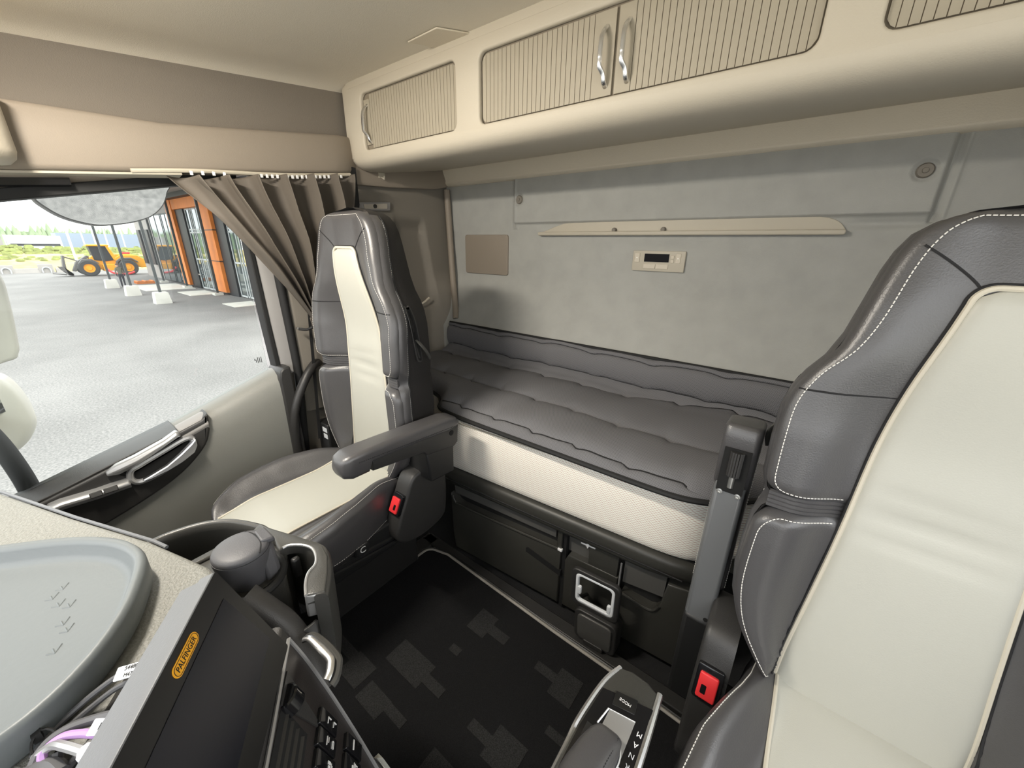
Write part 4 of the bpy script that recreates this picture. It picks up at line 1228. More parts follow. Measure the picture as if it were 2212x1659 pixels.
# storage front: left box, gap, middle, right box
def fpanel(name, poly, off0, off1, m_, edge=0.006, par=None, lab=None):
    mb = MB(); mb.prism(poly, lambda a, b, h: Fr(a, h, b), off0, off1, edge=edge)
    o = mb.build(name, m_, par or bk, angle=50)
    if lab: part(o, lab)
    return o
lbox = fpanel('storage_box', [(0.520, 0.018), (1.030, 0.018), (1.042, 0.10), (1.045, 0.30), (1.030, 0.268), (0.995, 0.257), (0.56, 0.268), (0.520, 0.272)], -0.07, -0.020, M['bunkplastic'], lab='left pull-out storage box under the bunk')
mb = MB(); mb.tube(smooth([Fr(1.035, -0.020, 0.292), Fr(1.022, -0.018, 0.268), Fr(0.99, -0.018, 0.259), Fr(0.80, -0.018, 0.263), Fr(0.53, -0.018, 0.273)], 5), 0.005); mb.build('box_lip', M['bunkplastic'], lbox)
mb = MB(); mb.prism([(0.548, 0.305), (1.03, 0.300), (1.035, 0.362), (0.548, 0.362)], lambda a, b, h: Fr(a, h, b), -0.040, -0.032); mb.build('smoke_window', M['smoke'], lbox)
mb = MB(); mb.prism([(0.515, 0.152), (0.515, 0.176), (0.655, 0.212), (0.664, 0.206), (0.664, 0.188)], lambda a, b, h: Fr(a, h, b), -0.03, -0.0185); mb.build('grip_slot', M['void'], lbox)
mb = MB(); mb.box(Fr(0.5115, -0.045, 0.18), (0.016, 0.03, 0.36)); mb.build('panel_gap', M['void'], bk)
mb = MB(); mb.box(Fr(0.527, -0.030, 0.315), (0.018, 0.02, 0.09)); mb.build('divider', M['bunkplastic'], bk, bevel=0.003)
mb = MB(); mb.box(Fr(0.522, -0.020, 0.272), (0.018, 0.012, 0.010)); mb.build('latch_tip', M['white'], bk, bevel=0.002)
mid = fpanel('middle_panel', [(0.310, 0.018), (0.503, 0.018), (0.503, 0.232), (0.490, 0.262), (0.310, 0.262)], -0.07, -0.022, M['bunkplastic'])
mb = MB(); mb.prism([(0.315, 0.262), (0.503, 0.262), (0.503, 0.360), (0.315, 0.360)], lambda a, b, h: Fr(a, h, b), -0.06, -0.048); mb.build('smoke_window', M['smoke'], mid)
mb = MB(); mb.prism([(0.315, 0.250), (0.418, 0.250), (0.418, 0.345), (0.315, 0.345)], lambda a, b, h: Fr(a, h, b), -0.046, -0.026, edge=0.003); mb.build('flap', M['bunkplastic'], mid)
mb = MB(); mb.tube([Fr(0.302, -0.016, 0.335), Fr(0.302, -0.016, 0.19)], 0.0032, n=6); mb.build('panel_edge', M['silver'], mid)
rbox = fpanel('storage_box', [(0.092, 0.018), (0.294, 0.018), (0.294, 0.215), (0.27, 0.208), (0.20, 0.202), (0.185, 0.208), (0.172, 0.225), (0.165, 0.29), (0.160, 0.33), (0.092, 0.34)], -0.07, -0.020, M['bunkplastic'], lab='right storage box under the bunk, next to the driver seat')
mb = MB(); mb.tube(smooth([Fr(0.290, -0.018, 0.216), Fr(0.24, -0.018, 0.205), Fr(0.20, -0.018, 0.202), Fr(0.183, -0.018, 0.212), Fr(0.172, -0.018, 0.235)], 5), 0.005); mb.build('box_lip', M['bunkplastic'], rbox)
mb = MB(); mb.prism([(0.168, 0.262), (0.296, 0.250), (0.296, 0.362), (0.165, 0.362)], lambda a, b, h: Fr(a, h, b), -0.040, -0.032); mb.build('smoke_window', M['smoke'], rbox)
# right return of the base
mb = MB()
mb.prism([(0.092, yf(0.09) - 0.022), (0.06, yf(0.06) - 0.045), (0.035, -1.12), (0.03, -1.40), (0.092, -1.40)], lambda a, b, h: (a, b, h), 0.0, 0.345)
mb.build('base_return', M['bunkplastic'], bk, bevel=0.012)
# white pictograms on the rail edge
mb = MB()
def ico(a, b, wd=0.0030): mb.tube([Fr(a[0], -0.0455, a[1]), Fr(b[0], -0.0455, b[1])], wd, n=5)
ico((0.885, 0.352), (0.845, 0.345)); ico((0.885, 0.352), (0.887, 0.362)); ico((0.892, 0.360), (0.878, 0.358), 0.002)
mb.build('pictogram', M['white'], bk)
mb = MB()
def ico2(a, b, wd=0.0026): mb.tube([Fr(a[0], -0.024, a[1]), Fr(b[0], -0.024, b[1])], wd, n=5)
ico2((0.448, 0.338), (0.396, 0.339)); ico2((0.424, 0.348), (0.424, 0.328)); ico2((0.429, 0.338), (0.419, 0.338), 0.005)
mb.build('pictogram', M['white'], bk)

# folding cup holders hung on the bunk front
def Hd(x, off, z): return (x, yf(x) + off, z)
h1 = thing('folding_cup_holder', (0.35, -0.89, 0.10), 'open rectangular folding cup holder with a pale inner ring on the bunk front', 'cup holder')
T = Matrix.Rotation(R_(0), 3, 'X')
def fr(cx_, cz, w, h, off, tiltv):
    def f(a, b, hh): return (cx_ + a, yf(cx_) + off - 0.066 * -a + b * tiltv + hh, cz + b + 0.10 * -a * 0)
    return f
f1 = fr(0.350, 0.236, 0.146, 0.150, 0.055, 0.06)
outer = rrect(0.164, 0.158, 0.022, n=5)
mb = MB(); plate(mb, outer, [rrect(0.130, 0.124, 0.016, n=5)], lambda a, b, h: f1(a, b, h), 0.018, 0.005)
mb.build('holder_frame', M['darkplastic'], h1)
mb = MB(); plate(mb, rrect(0.132, 0.126, 0.016), [rrect(0.112, 0.106, 0.013)], lambda a, b, h: f1(a, b, h + 0.002), 0.012, 0.003)
part(mb.build('holder_ring', M['paper'], h1), 'pale inner ring')
for a, b in ((-0.050, -0.032), (0.052, -0.01)):
    mb = MB(); mb.prism(rrect(0.012, 0.034, 0.005, cx=a, cy=b), f1, 0.0, 0.009, edge=0.002); mb.build('holder_tab', M['paper'], h1)
mb = MB()
for a in (-0.055, 0.055): mb.tube([f1(a, -0.055, 0.0), (0.352 + a, yf(0.352) - 0.02, 0.13)], 0.006)
mb.build('holder_arm', M['black'], h1)
h2 = thing('closed_cup_holder', (0.345, -0.89, 0.03), 'closed dark folding cup holder just above the floor mat edge', 'cup holder')
f2 = fr(0.336, 0.082, 0.142, 0.142, 0.060, 0.10)
mb = MB(); mb.prism(rrect(0.146, 0.146, 0.024), f2, -0.045, 0.004, edge=0.005); mb.build('holder_body', M['darkplastic'], h2)
mb = MB(); mb.prism(rrect(0.118, 0.116, 0.018, cy=0.002), f2, 0.0, 0.010, edge=0.004); mb.build('holder_lid', M['smoke'], h2)
mb = MB(); mb.prism(rrect(0.070, 0.020, 0.006, cy=-0.064), f2, 0.0, 0.013, edge=0.003); mb.build('holder_latch', M['darkplastic'], h2)

# ---- mattress
mt = thing('mattress', (0.55, -1.25, 0.44), 'cream knitted mattress block on the dark bunk base', 'mattress')
def mout(ins): 
    p = []
    for x, y in [(1.092, -0.99), (1.088, -0.965), (1.075, yf(1.07) - 0.012), (1.05, yf(1.05) - 0.005)]: p.append((x, y))
    p += [(x, yf(x) - 0.004) for x in (1.0, 0.85, 0.7, 0.55, 0.4, 0.3, 0.22)]
    p += [(0.17, yf(0.17) - 0.007), (0.13, yf(0.13) - 0.014), (0.09, yf(0.09) - 0.028), (0.06, -1.055), (0.035, -1.085), (0.0, -1.11), (-0.06, -1.125), (-0.62, -1.14), (-0.62, -1.415), (1.54, -1.415), (1.54, -1.12), (1.16, -1.06), (1.11, -1.02)]
    return inset(p, ins)
mb = MB()
rows = []
for z, i in ((0.440, 0.012), (0.448, 0.003), (0.47, 0.0), (0.56, -0.004), (0.640, -0.002), (0.662, 0.004), (0.674, 0.014), (0.680, 0.03)):
    rows.append([(a, b, z) for a, b in mout(i)])
mb.loft(rows)
mb.build('mattress_cover', M['mattress'], mt, angle=70)
mb = MB()
mb.tube([(a, b, 0.655) for a, b in mout(-0.002)[:18]], 0.0028, n=5)
mb.build('mattress_seam', M['tray'], mt)
mb = MB()
dashes(mb, [(a, b, 0.664) for a, b in mout(0.002)[:18]], 0.0013, 0.006, 0.004)
mb.build('mattress_stitching', M['cream'], mt)

# ---- quilted topper
tp = thing('quilted_topper', (0.55, -1.25, 0.68), 'dark grey quilted mesh topper lying on the cream mattress', 'mattress topper')
EDGE = smooth([(1.54, -1.10), (1.30, -1.06), (1.18, -1.03), (1.12, -0.99), (1.085, -0.950), (1.03, -0.934), (0.90, -0.926), (0.7, -0.926), (0.5, -0.928), (0.3, -0.930), (0.22, -0.932), (0.16, -0.938), (0.11, -0.955), (0.06, -0.985), (0.0, -1.05), (-0.08, -1.10), (-0.3, -1.12), (-0.6, -1.13)], 5)
EX = sorted(EDGE)
def yedge(x): return lerp(EX, x)
SEAMS = [(-0.962, 0.012, 0.165, 0.0), (-1.155, 0.014, 0.17, 0.4), (-1.375, 0.012, 0.19, 0.3), (-1.452, 0.004, 0.22, 0.9), (-1.530, 0.003, 0.25, 0.2)]
def yseam(i, x):
    y0_, amp, per, ph = SEAMS[i]
    t = (x / per + ph) % 1.0
    saw = (t - 0.5) if t < 0.86 else (0.36 - (t - 0.86) / 0.14 * 0.86)
    return y0_ + amp * (1.5 * saw + 0.30 * math.sin(2 * math.pi * (x / (per * 1.0) + ph))) + (0.006 * math.sin(3.1 * x + i) if i < 3 else 0) - (0.05 * ss(0.6, 0.15, x) if i == 2 else 0)
def ztop_(x, y):
    base = lerp([(-1.56, 0.914), (-1.53, 0.887), (-1.452, 0.790), (-1.41, 0.758), (-1.36, 0.744), (-1.15, 0.732), (-1.0, 0.722), (-0.9, 0.716)], y)
    ye = yedge(x)
    d = ye - y
    e = math.sqrt(max(0, 1 - (1 - min(1, max(0, d) / 0.06)) ** 2))
    ys_ = [ye] + [yseam(i, x) for i in range(5)] + [-1.56]
    p = 0.0
    for a, b in zip(ys_, ys_[1:]):
        if b <= y <= a and a - b > 1e-4:
            t = (a - y) / (a - b)
            p = (0.006 + 0.017 * min(1, (a - b) / 0.18)) * (4 * t * (1 - t)) ** 0.36 if y > -1.45 else 0.0
    # tufts: the seams are pulled down where they jog
    for i in range(5):
        y0_, amp, per, ph = SEAMS[i]
        t = (x / per + ph) % 1.0
        dx = min(abs(t - 0.93), 1 - abs(t - 0.93)) * per
        r2 = dx * dx / 0.0011 + (y - yseam(i, x)) ** 2 / 0.0007
        p -= 0.007 * math.exp(-r2)
    p += 0.003 * math.sin(9 * x + 4 * y) + 0.002 * math.sin(23 * x - 17 * y)
    return 0.690 + (base - 0.690 + p) * e
mb = MB()
xsT = [-0.58 + 2.11 * i / 300 for i in range(301)]
NB = 18      # rows between two seams; the rows crowd towards the seams so that each seam is a crease
def ft(u, v):
    x = xsT[round(u * 300)]
    lines = [yedge(x)]
    for i in range(5): lines.append(min(yseam(i, x), lines[-1] - 0.004))
    lines.append(-1.55)
    r = round(v * 6 * NB); k = min(5, r // NB); t = (r - k * NB) / NB
    t = 0.5 - 0.5 * math.cos(math.pi * t)
    y = lines[k] + (lines[k + 1] - lines[k]) * t
    z = ztop_(x, y)
    yw = yback(x, z) + 0.006
    out = (0.004, 0.004, 0.004, 0.0, 0.020, 0.010)[k] * (4 * t * (1 - t)) ** 0.5 if k > 3 else 0.0
    return (x, max(y, yw) + out, z)
mb.grid(300, 6 * NB, ft)
mb.build('topper_cloth', M['topper'], tp, angle=80)
mb = MB()
mb.tube([(x, y + 0.001, 0.689) for x, y in EDGE], 0.0085, n=8)
mb.build('topper_piping', M['rubber'], tp)
for i in range(5):
    mb = MB()
    pts = []
    for j in range(200):
        x = 1.50 - 2.0 * j / 199
        y = yseam(i, x)
        if y < yedge(x) - 0.015: pts.append((x, max(y, yback(x, ztop_(x, y)) + 0.006), ztop_(x, y) + 0.0015))
    mb.tube(pts, 0.0046, n=6)
    mb.build('quilt_seam', M['darkseam'], tp)  # dark tube marks the seam and stands in for shade in its crease
# rear piping against the wall
mb = MB(); mb.tube([(x, yback(x, 0.905) + 0.009, 0.904) for x in [1.53 - 0.1 * i for i in range(22)]], 0.006, n=6); mb.build('rear_piping', M['rubber'], tp)
# hook loop beside the driver seat on the rear wall
mb = MB(); mb.tube(smooth([(-0.175, -1.525, 1.03), (-0.185, -1.49, 1.02), (-0.19, -1.485, 1.0), (-0.18, -1.52, 0.985)], 4), 0.006)
tag(mb.build('wall_loop', M['black']), 'small black loop on the rear wall beside the driver seat back', 'loop')

# =================================================================== DASHBOARD SIDE
P1 = Vector((0.467, -0.066, 0.95)); EU = Vector((0.813, -0.582, 0.0)); EW = Vector((-0.2014, -0.2814, -0.9382)); EN = Vector((-0.546, -0.7626, 0.3469))
def D(u, w, h): return tuple(P1 + EU * u + EW * w + EN * h)
db = thing('dashboard', (0.75, 0.2, 0.5), 'grained grey dashboard top with dark centre console in the lower left foreground', 'dashboard')
ed = [(1.52, 0.28), (1.40, 0.225), (1.132, 0.098), (0.93, 0.026), (0.751, -0.043), (0.62, -0.082), (0.52, -0.088), (0.44, -0.06), (0.36, 0.02), (0.28, 0.12), (0.22, 0.25), (0.20, 0.58), (1.52, 0.58)]
mb = MB(); mb.prism(ed, lambda a, b, h: (a, b, h), 0.80, 0.85, edge=0.010)
mb.build('dash_top', M['dash'], db, angle=50)
mb = MB(); mb.tube([(a - 0.001, b - 0.003, 0.846) for a, b in ed[:5]] + [(0.72, -0.055, 0.845)], 0.0028, n=8); mb.build('dash_edge_trim', M['housing'], db)
mb = MB()
mb.loft([[(a, b + 0.004, 0.838) for a, b in ed[:7]] , [(a, b + 0.06, 0.72) for a, b in ed[:7]], [(a, b + 0.16, 0.45) for a, b in ed[:7]], [(a, b + 0.2, 0.03) for a, b in ed[:7]]], closed=False)
mb.build('lower_dash', M['black'], db, solid=0.01)
# centre console block
con = [(-0.33, 0.06), (-0.02, 0.06), (0.034, 0.09), (0.046, 0.14), (0.038, 0.22), (0.018, 0.30), (0.004, 0.36), (-0.002, 0.48), (-0.02, 0.62), (-0.08, 0.85), (-0.33, 0.85)]
mb = MB(); mb.prism(con, D, -0.22, -0.045, edge=0.010)
mb.prism([(-0.33, 0.152), (0.046, 0.152)] + con[4:], D, -0.10, -0.020, edge=0.012)
co = mb.build('centre_console', M['darkplastic'], db, angle=50)
face = [(0.030, 0.168), (0.026, 0.22), (0.010, 0.31), (-0.020, 0.43), (-0.06, 0.55), (-0.30, 0.55), (-0.28, 0.193), (-0.108, 0.181)]
mb = MB(); mb.prism(face, D, -0.03, -0.0185, edge=0.001)
fo = mb.build('console_face', M['console'], co)
for nm, pts in (('left', [(0.030, 0.167), (-0.108, 0.181), (-0.28, 0.193)]), ('right', [(0.030, 0.167), (0.0265, 0.22), (0.0105, 0.31), (-0.0195, 0.43), (-0.06, 0.55)])):
    mb = MB(); mb.tube(smooth([D(u, w, -0.0175) for u, w in pts], 5), 0.0026, n=6); mb.build('trim_line', M['silver'], co)
# thumb wheel
mb = MB(); mb.prism([(-0.008, 0.178), (-0.030, 0.262), (-0.036, 0.262), (-0.048, 0.180)], D, -0.02, -0.0165); fw_ = mb.build('wheel_bezel', M['darkplastic'], fo)
mb = MB(); mb.lathe([(0.0, 0), (0.014, 0), (0.016, 0.002), (0.016, 0.020), (0.014, 0.022), (0, 0.022)], D(-0.0355, 0.184, -0.0185), EW, n=24); mb.build('thumb_wheel', M['gloss'], fw_)
mb = MB()
for a, b, l in ((-0.024, 0.188, 0.006), (-0.024, 0.198, 0.008), (-0.023, 0.208, 0.010), (-0.025, 0.215, 0.006)):
    mb.box(D(a, b, -0.0148), (0.002, 0.002, l), rot=Matrix((EU, EN, EW)).transposed())
mb.build('wheel_mark', M['white'], fw_)
# air vent with upright vanes
mb = MB(); mb.prism([(-0.046, 0.184), (-0.052, 0.244), (-0.20, 0.252), (-0.20, 0.192)], D, -0.02, -0.0178); vn = mb.build('air_vent', M['void'], fo)
for i in range(4):
    w = 0.194 + 0.0125 * i
    mb = MB(); mb.loft([[D(-0.050 - 0.003 * i, w, -0.019), D(-0.050 - 0.003 * i, w + 0.003, -0.0145), D(-0.050 - 0.003 * i, w + 0.0075, -0.019)], [D(-0.20, w + 0.006, -0.019), D(-0.20, w + 0.009, -0.0145), D(-0.20, w + 0.0135, -0.019)]]); mb.build('vent_vane', M['darkplastic'], vn)
# push buttons with small white symbols
BT = [(-0.0235, 0.281, 0), (-0.0465, 0.283, 1), (-0.0700, 0.285, 2), (-0.0935, 0.287, 3), (-0.0245, 0.352, 4), (-0.0490, 0.352, 5), (-0.0735, 0.354, 6)]
for u, w, i in BT:
    mb = MB(); mb.prism(rrect(0.0215, 0.044, 0.002, cx=u, cy=w), D, -0.02, -0.0125, edge=0.002)
    b_ = mb.build('push_button', M['gloss'], fo)
    mb = MB()
    pats = {0: [(0, -0.004, .008, .001), (.003, 0, .001, .006), (0, .010, .007, .001), (.003, .013, .001, .007)], 1: [(0, -.003, .010, .0012), (.002, .001, .006, .0008), (0, .010, .008, .001), (0, .013, .008, .001), (.004, .0115, .001, .003)],
            2: [(-.002, .006, .004, .004), (.003, .006, .003, .006), (0, .011, .008, .001), (-.001, .013, .006, .001)], 3: [(0, .004, .007, .001), (0, .008, .007, .001), (.002, .006, .001, .005)],
            4: [(0, -.004, .012, .0024)], 5: [(-.002, -.003, .005, .003), (.002, .001, .006, .001), (0, .004, .009, .001), (.003, .007, .001, .006)], 6: [(0, 0, .008, .001), (0, .004, .008, .001)]}[i]
    Rm = Matrix((EU, EW, EN)).transposed()
    for a, b, c, d in pats: mb.box(D(u + a, w + b, -0.0122), (c, d, 0.0012), rot=Rm)
    mb.build('button_symbol', M['white'], b_)
# bright grab bar on the console flank
mb = MB()
mb.tube(smooth([(0.487, -0.140, 0.746), (0.478, -0.145, 0.750), (0.458, -0.147, 0.750), (0.441, -0.148, 0.750), (0.428, -0.148, 0.750), (0.421, -0.146, 0.749), (0.412, -0.139, 0.747), (0.408, -0.132, 0.744)], 5), 0.0055, n=10, flat=0.55, up=(0, 0, 1))
go = mb.build('grab_bar', M['chrome'], co)
mb = MB()
mb.tube(smooth([(0.492, -0.146, 0.738), (0.484, -0.153, 0.741), (0.462, -0.157, 0.741), (0.440, -0.158, 0.741), (0.424, -0.157, 0.741), (0.415, -0.152, 0.740), (0.404, -0.142, 0.738), (0.402, -0.135, 0.736)], 5), 0.0060, n=8)
mb.build('grab_bar_rim', M['holder'], go)
mb = MB(); mb.loft([[D(-0.006, 0.44, -0.012), D(0.004, 0.44, -0.02), D(-0.01, 0.58, -0.02), D(-0.026, 0.58, -0.012)], [D(-0.004, 0.435, -0.02), D(0.001, 0.44, -0.03), D(-0.012, 0.58, -0.03), D(-0.03, 0.58, -0.02)]])
mb.build('lower_trim', M['cream'], co)

# -------------------------------------------------------------- crane monitor
mo = thing('crane_monitor', (0.38, -0.02, 0.82), 'tilted black monitor with an orange name badge standing on the dashboard', 'monitor')
Dm = D
mb = MB(); mb.prism(rrect(0.232, 0.148, 0.004, cx=-0.116, cy=0.074, n=3), Dm, -0.016, -0.001, edge=0.0015); mb.build('front_shell', M['housing'], mo)
mb = MB(); mb.prism(rrect(0.228, 0.144, 0.004, cx=-0.116, cy=0.074, n=3), Dm, -0.038, -0.0168, edge=0.0); mb.build('rear_shell', M['housing'], mo, bevel=0.0015)
mb = MB(); mb.prism(rrect(0.231, 0.147, 0.003, cx=-0.116, cy=0.074, n=3), Dm, -0.004, 0.0); bz = mb.build('monitor_bezel', M['bezel'], mo)
mb = MB(); mb.prism([(-0.019, 0.026), (-0.013, 0.112), (-0.207, 0.124), (-0.207, 0.026)], Dm, -0.002, 0.0006); mb.build('monitor_screen', M['screen'], bz)
mb = MB(); mb.prism(rrect(0.043, 0.0115, 0.0055, cx=-0.0905, cy=0.0140), Dm, -0.001, 0.0009); lg = mb.build('badge', M['orange'], bz)
mb = MB(); text_mb(mb, 'PALFINGER', 0.0079, lambda a, b, h: Dm(-0.0905 + a * 0.86, 0.0140 - b, 0.0009 + h), depth=0.0003)
mb.build('badge_letters', M['ink'], lg)
mb = MB(); mb.prism(rrect(0.0415, 0.0100, 0.0049, cx=-0.0905, cy=0.0140), lambda a, b, h: Dm(a, b, h), 0.0, 0.001)
mb = MB(); mb.tube([Dm(a, b, 0.001) for a, b in rrect(0.0405, 0.0092, 0.0045, cx=-0.0905, cy=0.0140)], 0.0003, n=4, closed=True); mb.build('badge_outline', M['ink'], lg)
mb = MB(); mb.loft([[Dm(a, w, h) for a, w in ((-0.14, 0.05), (-0.08, 0.05), (-0.08, 0.12), (-0.14, 0.12))] for h in (-0.036, -0.075)]); mb.build('monitor_mount', M['black'], mo, bevel=0.004)

# -------------------------------------------------------------- rubber tray on the dash
tr = thing('dash_tray', (0.66, 0.06, 0.85), 'grey rubber tray with bird footprints embossed, lying on the dashboard', 'tray')
rim = smooth([(0.93, 0.215), (0.88, 0.146), (0.839, 0.094), (0.799, 0.045), (0.762, 0.010), (0.718, -0.017), (0.673, -0.028), (0.635, -0.024), (0.582, -0.005), (0.548, 0.013), (0.515, 0.038), (0.488, 0.070), (0.474, 0.105), (0.47, 0.16), (0.49, 0.23), (0.56, 0.275), (0.80, 0.285), (0.90, 0.262)], 4, closed=True)
mb = MB()
mb.loft([[(a, b, 0.852) for a, b in inset(rim, 0.004)], [(a, b, 0.858) for a, b in rim], [(a, b, 0.884) for a, b in inset(rim, 0.0)], [(a, b, 0.890) for a, b in inset(rim, 0.003)], [(a, b, 0.8905) for a, b in inset(rim, 0.010)], [(a, b, 0.884) for a, b in inset(rim, 0.014)], [(a, b, 0.872) for a, b in inset(rim, 0.018)], [(a, b, 0.866) for a, b in inset(rim, 0.023)], [(a, b, 0.8645) for a, b in inset(rim, 0.028)]])
mb.build('tray_shell', M['mattray'], tr, angle=80)
for a, b in ((0.702, 0.052), (0.690, 0.062), (0.669, 0.058), (0.657, 0.050), (0.628, 0.058), (0.612, 0.056), (0.586, 0.068)):
    mb = MB()
    for da, dbb in ((0.010, -0.003), (0.009, 0.004), (0.005, 0.009)):
        mb.tube([(a - 0.003, b, 0.8640), (a - 0.003 + da, b + dbb - 0.003, 0.8644)], 0.0010, n=5)
    mb.build('footprint', M['mattray'], tr)

# -------------------------------------------------------------- cables behind the monitor
def cable(pts, r, m_, label, nm='cable'):
    mb = MB(); mb.tube(smooth(pts, 6), r, n=8)
    return tag(mb.build(nm, m_), label, 'cable', 'cables behind the monitor')
cable([(0.44, -0.005, 0.885), (0.473, 0.012, 0.878), (0.485, 0.028, 0.874), (0.488, 0.048, 0.868), (0.488, 0.069, 0.860), (0.482, 0.082, 0.858), (0.470, 0.092, 0.857)], 0.0030, M['cable'], 'grey cable arching from the monitor top to the dash, outer of the two')
cable([(0.436, 0.0, 0.880), (0.466, 0.018, 0.872), (0.477, 0.032, 0.868), (0.480, 0.050, 0.862), (0.478, 0.069, 0.857), (0.470, 0.080, 0.856)], 0.0030, M['cable'], 'grey cable arching from the monitor top to the dash, inner of the two')
cable([(0.415, 0.020, 0.880), (0.436, 0.036, 0.876), (0.452, 0.052, 0.872), (0.462, 0.068, 0.870), (0.464, 0.082, 0.866), (0.455, 0.092, 0.860), (0.440, 0.090, 0.857), (0.438, 0.082, 0.857), (0.452, 0.078, 0.860)], 0.0045, M['cable'], 'thick grey cable looped into a bundle at the lower left corner')
cable([(0.412, 0.035, 0.878), (0.428, 0.050, 0.876), (0.442, 0.060, 0.875), (0.455, 0.072, 0.872), (0.458, 0.084, 0.866), (0.450, 0.086, 0.860)], 0.0036, M['purple'], 'purple cable curling into the bundle beside the monitor')
cable([(0.395, 0.048, 0.880), (0.415, 0.058, 0.876), (0.440, 0.070, 0.874), (0.455, 0.078, 0.870), (0.462, 0.090, 0.862)], 0.0038, M['silver'], 'pale grey cable crossing over the purple one')
cable([(0.425, 0.012, 0.868), (0.440, 0.030, 0.862), (0.445, 0.045, 0.858), (0.443, 0.060, 0.857), (0.432, 0.075, 0.857)], 0.0038, M['cable'], 'thin cable lying flat on the dash behind the monitor')
cable([(0.405, 0.075, 0.857), (0.425, 0.092, 0.858), (0.440, 0.100, 0.858), (0.452, 0.096, 0.858), (0.448, 0.084, 0.858), (0.430, 0.078, 0.858)], 0.0075, M['cable'], 'thickest dark cable end coiled on the dash at the photo corner')
def flag(c, ax, w, h, txts, label):
    ax = Vector(ax).normalized(); up = Vector((1.0, -0.1, 0.25)); up = (up - ax * up.dot(ax)).normalized(); nn_ = ax.cross(up)
    if nn_.z < 0: nn_ = -nn_
    t = thing('cable_label', tuple(Vector(c)), label, 'label', 'cable labels')
    def f(a, b, hh): return tuple(Vector(c) + ax * a + up * b + nn_ * hh)
    mb = MB(); mb.prism(rrect(w, h, 0.001, n=2), f, -0.0004, 0.0008); o = mb.build('label_paper', M['paper'], t)
    for tx, off, sz in txts:
        mb = MB(); text_mb(mb, tx, sz, lambda a, b, hh: f(a * 0.8, b + off, 0.0009 + hh), depth=0.0003); mb.build('label_print', M['ink'], t)
flag((0.4690, 0.0180, 0.8845), (-0.60, -0.80, 0.10), 0.030, 0.0125, [('5448050', 0.0032, 0.0058), ('M47011', -0.0032, 0.0052)], 'white cable label printed 5448050 and M47011 behind the monitor')
flag((0.4235, 0.0445, 0.8840), (-0.75, -0.62, 0.06), 0.026, 0.012, [('PAD', 0.0, 0.0072)], 'white cable label printed PAD on the purple cable')
mb = MB(); mb.tube([(0.402, 0.0505, 0.881), (0.417, 0.0595, 0.878)], 0.0068, n=10)
tag(mb.build('cable_label', M['paper']), 'blank white sleeve label on the pale cable', 'label', 'cable labels')
tie = MB(); tie.box((0.479, 0.086, 0.868), (0.008, 0.006, 0.010)); tie.tube([(0.479 + 0.0 + 0.011 * math.cos(a) - 0.012, 0.083 + 0.008 * math.sin(a), 0.864 + 0.008 * math.cos(a)) for a in [2 * math.pi * i / 14 for i in range(14)]], 0.0012, n=5, closed=True)
tag(tie.build('cable_tie', M['ink']), 'small black cable tie round the cable bundle', 'cable tie')

# -------------------------------------------------------------- cup holder unit
ch = thing('cup_holder_unit', (0.66, -0.13, 0.60), 'dark curved cup holder unit on the dash edge with a hook shaped rim', 'cup holder')
# outline seen from above; three bays
def zr(y): return 0.782
mb = MB()
orim = smooth([(0.862, -0.030), (0.866, -0.072), (0.850, -0.125), (0.815, -0.163), (0.757, -0.191), (0.726, -0.198), (0.663, -0.220), (0.607, -0.237), (0.574, -0.230), (0.542, -0.213), (0.504, -0.187)], 6)
wall = []
for i, (a, b) in enumerate(orim):
    p0 = orim[max(0, i - 1)]; p1 = orim[min(len(orim) - 1, i + 1)]
    tx, ty = p1[0] - p0[0], p1[1] - p0[1]; l = math.hypot(tx, ty); nx, ny = ty / l, -tx / l
    if ny > 0 and b > -0.1: pass
    t = 0.007 + 0.005 * ss(0.74, 0.62, a)
    # outward normal points away from the unit centre
    cx_, cy_ = 0.68, -0.08
    if nx * (a - cx_) + ny * (b - cy_) < 0: nx, ny = -nx, -ny
    low = 0.60 if a < 0.84 else 0.66
    wall.append([(a + nx * 0.000, b + ny * 0.000, low + 0.02), (a + nx * 0.004, b + ny * 0.004, 0.772), (a + nx * 0.001, b + ny * 0.001, 0.781), (a - nx * 0.003, b - ny * 0.003, 0.784), (a - nx * t, b - ny * t, 0.784), (a - nx * (t + 0.004), b - ny * (t + 0.004), 0.780), (a - nx * (t + 0.005), b - ny * (t + 0.005), 0.765), (a - nx * (t + 0.004), b - ny * (t + 0.004), low + 0.025)])
mb.loft(wall)
mb.build('outer_wall', M['holder'], ch, angle=60)
inn = smooth([(0.651, -0.182), (0.652, -0.196), (0.635, -0.212), (0.614, -0.220), (0.592, -0.217), (0.571, -0.206), (0.562, -0.190), (0.545, -0.177), (0.521, -0.166)], 4)
deckp = [(0.743, -0.172), (0.755, -0.190), (0.726, -0.197), (0.663, -0.219), (0.607, -0.236), (0.574, -0.229), (0.542, -0.212), (0.506, -0.188)] + list(reversed(inn)) + [(0.668, -0.184), (0.693, -0.190), (0.722, -0.183)]
mb = MB(); mb.prism(deckp, lambda a, b, h: (a, b, h), 0.766, 0.7855, edge=0.003); mb.build('holder_rim', M['holder'], ch)
mb = MB(); mb.tube([(a, b, 0.785) for a, b in inn[2:]], 0.0026, n=8)
mb.build('rim_highlight', M['silver'], ch)  # silver tube imitates the highlight along the inner edge
mb = MB(); mb.loft([[(0.548 + d, -0.179, z), (0.521 + d, -0.163, z), (0.510 + d, -0.180, z), (0.545 + d, -0.200, z)] for z, d in ((0.735, 0.006), (0.784, 0.0))]); mb.build('hook_tip', M['silver'], ch, bevel=0.004)
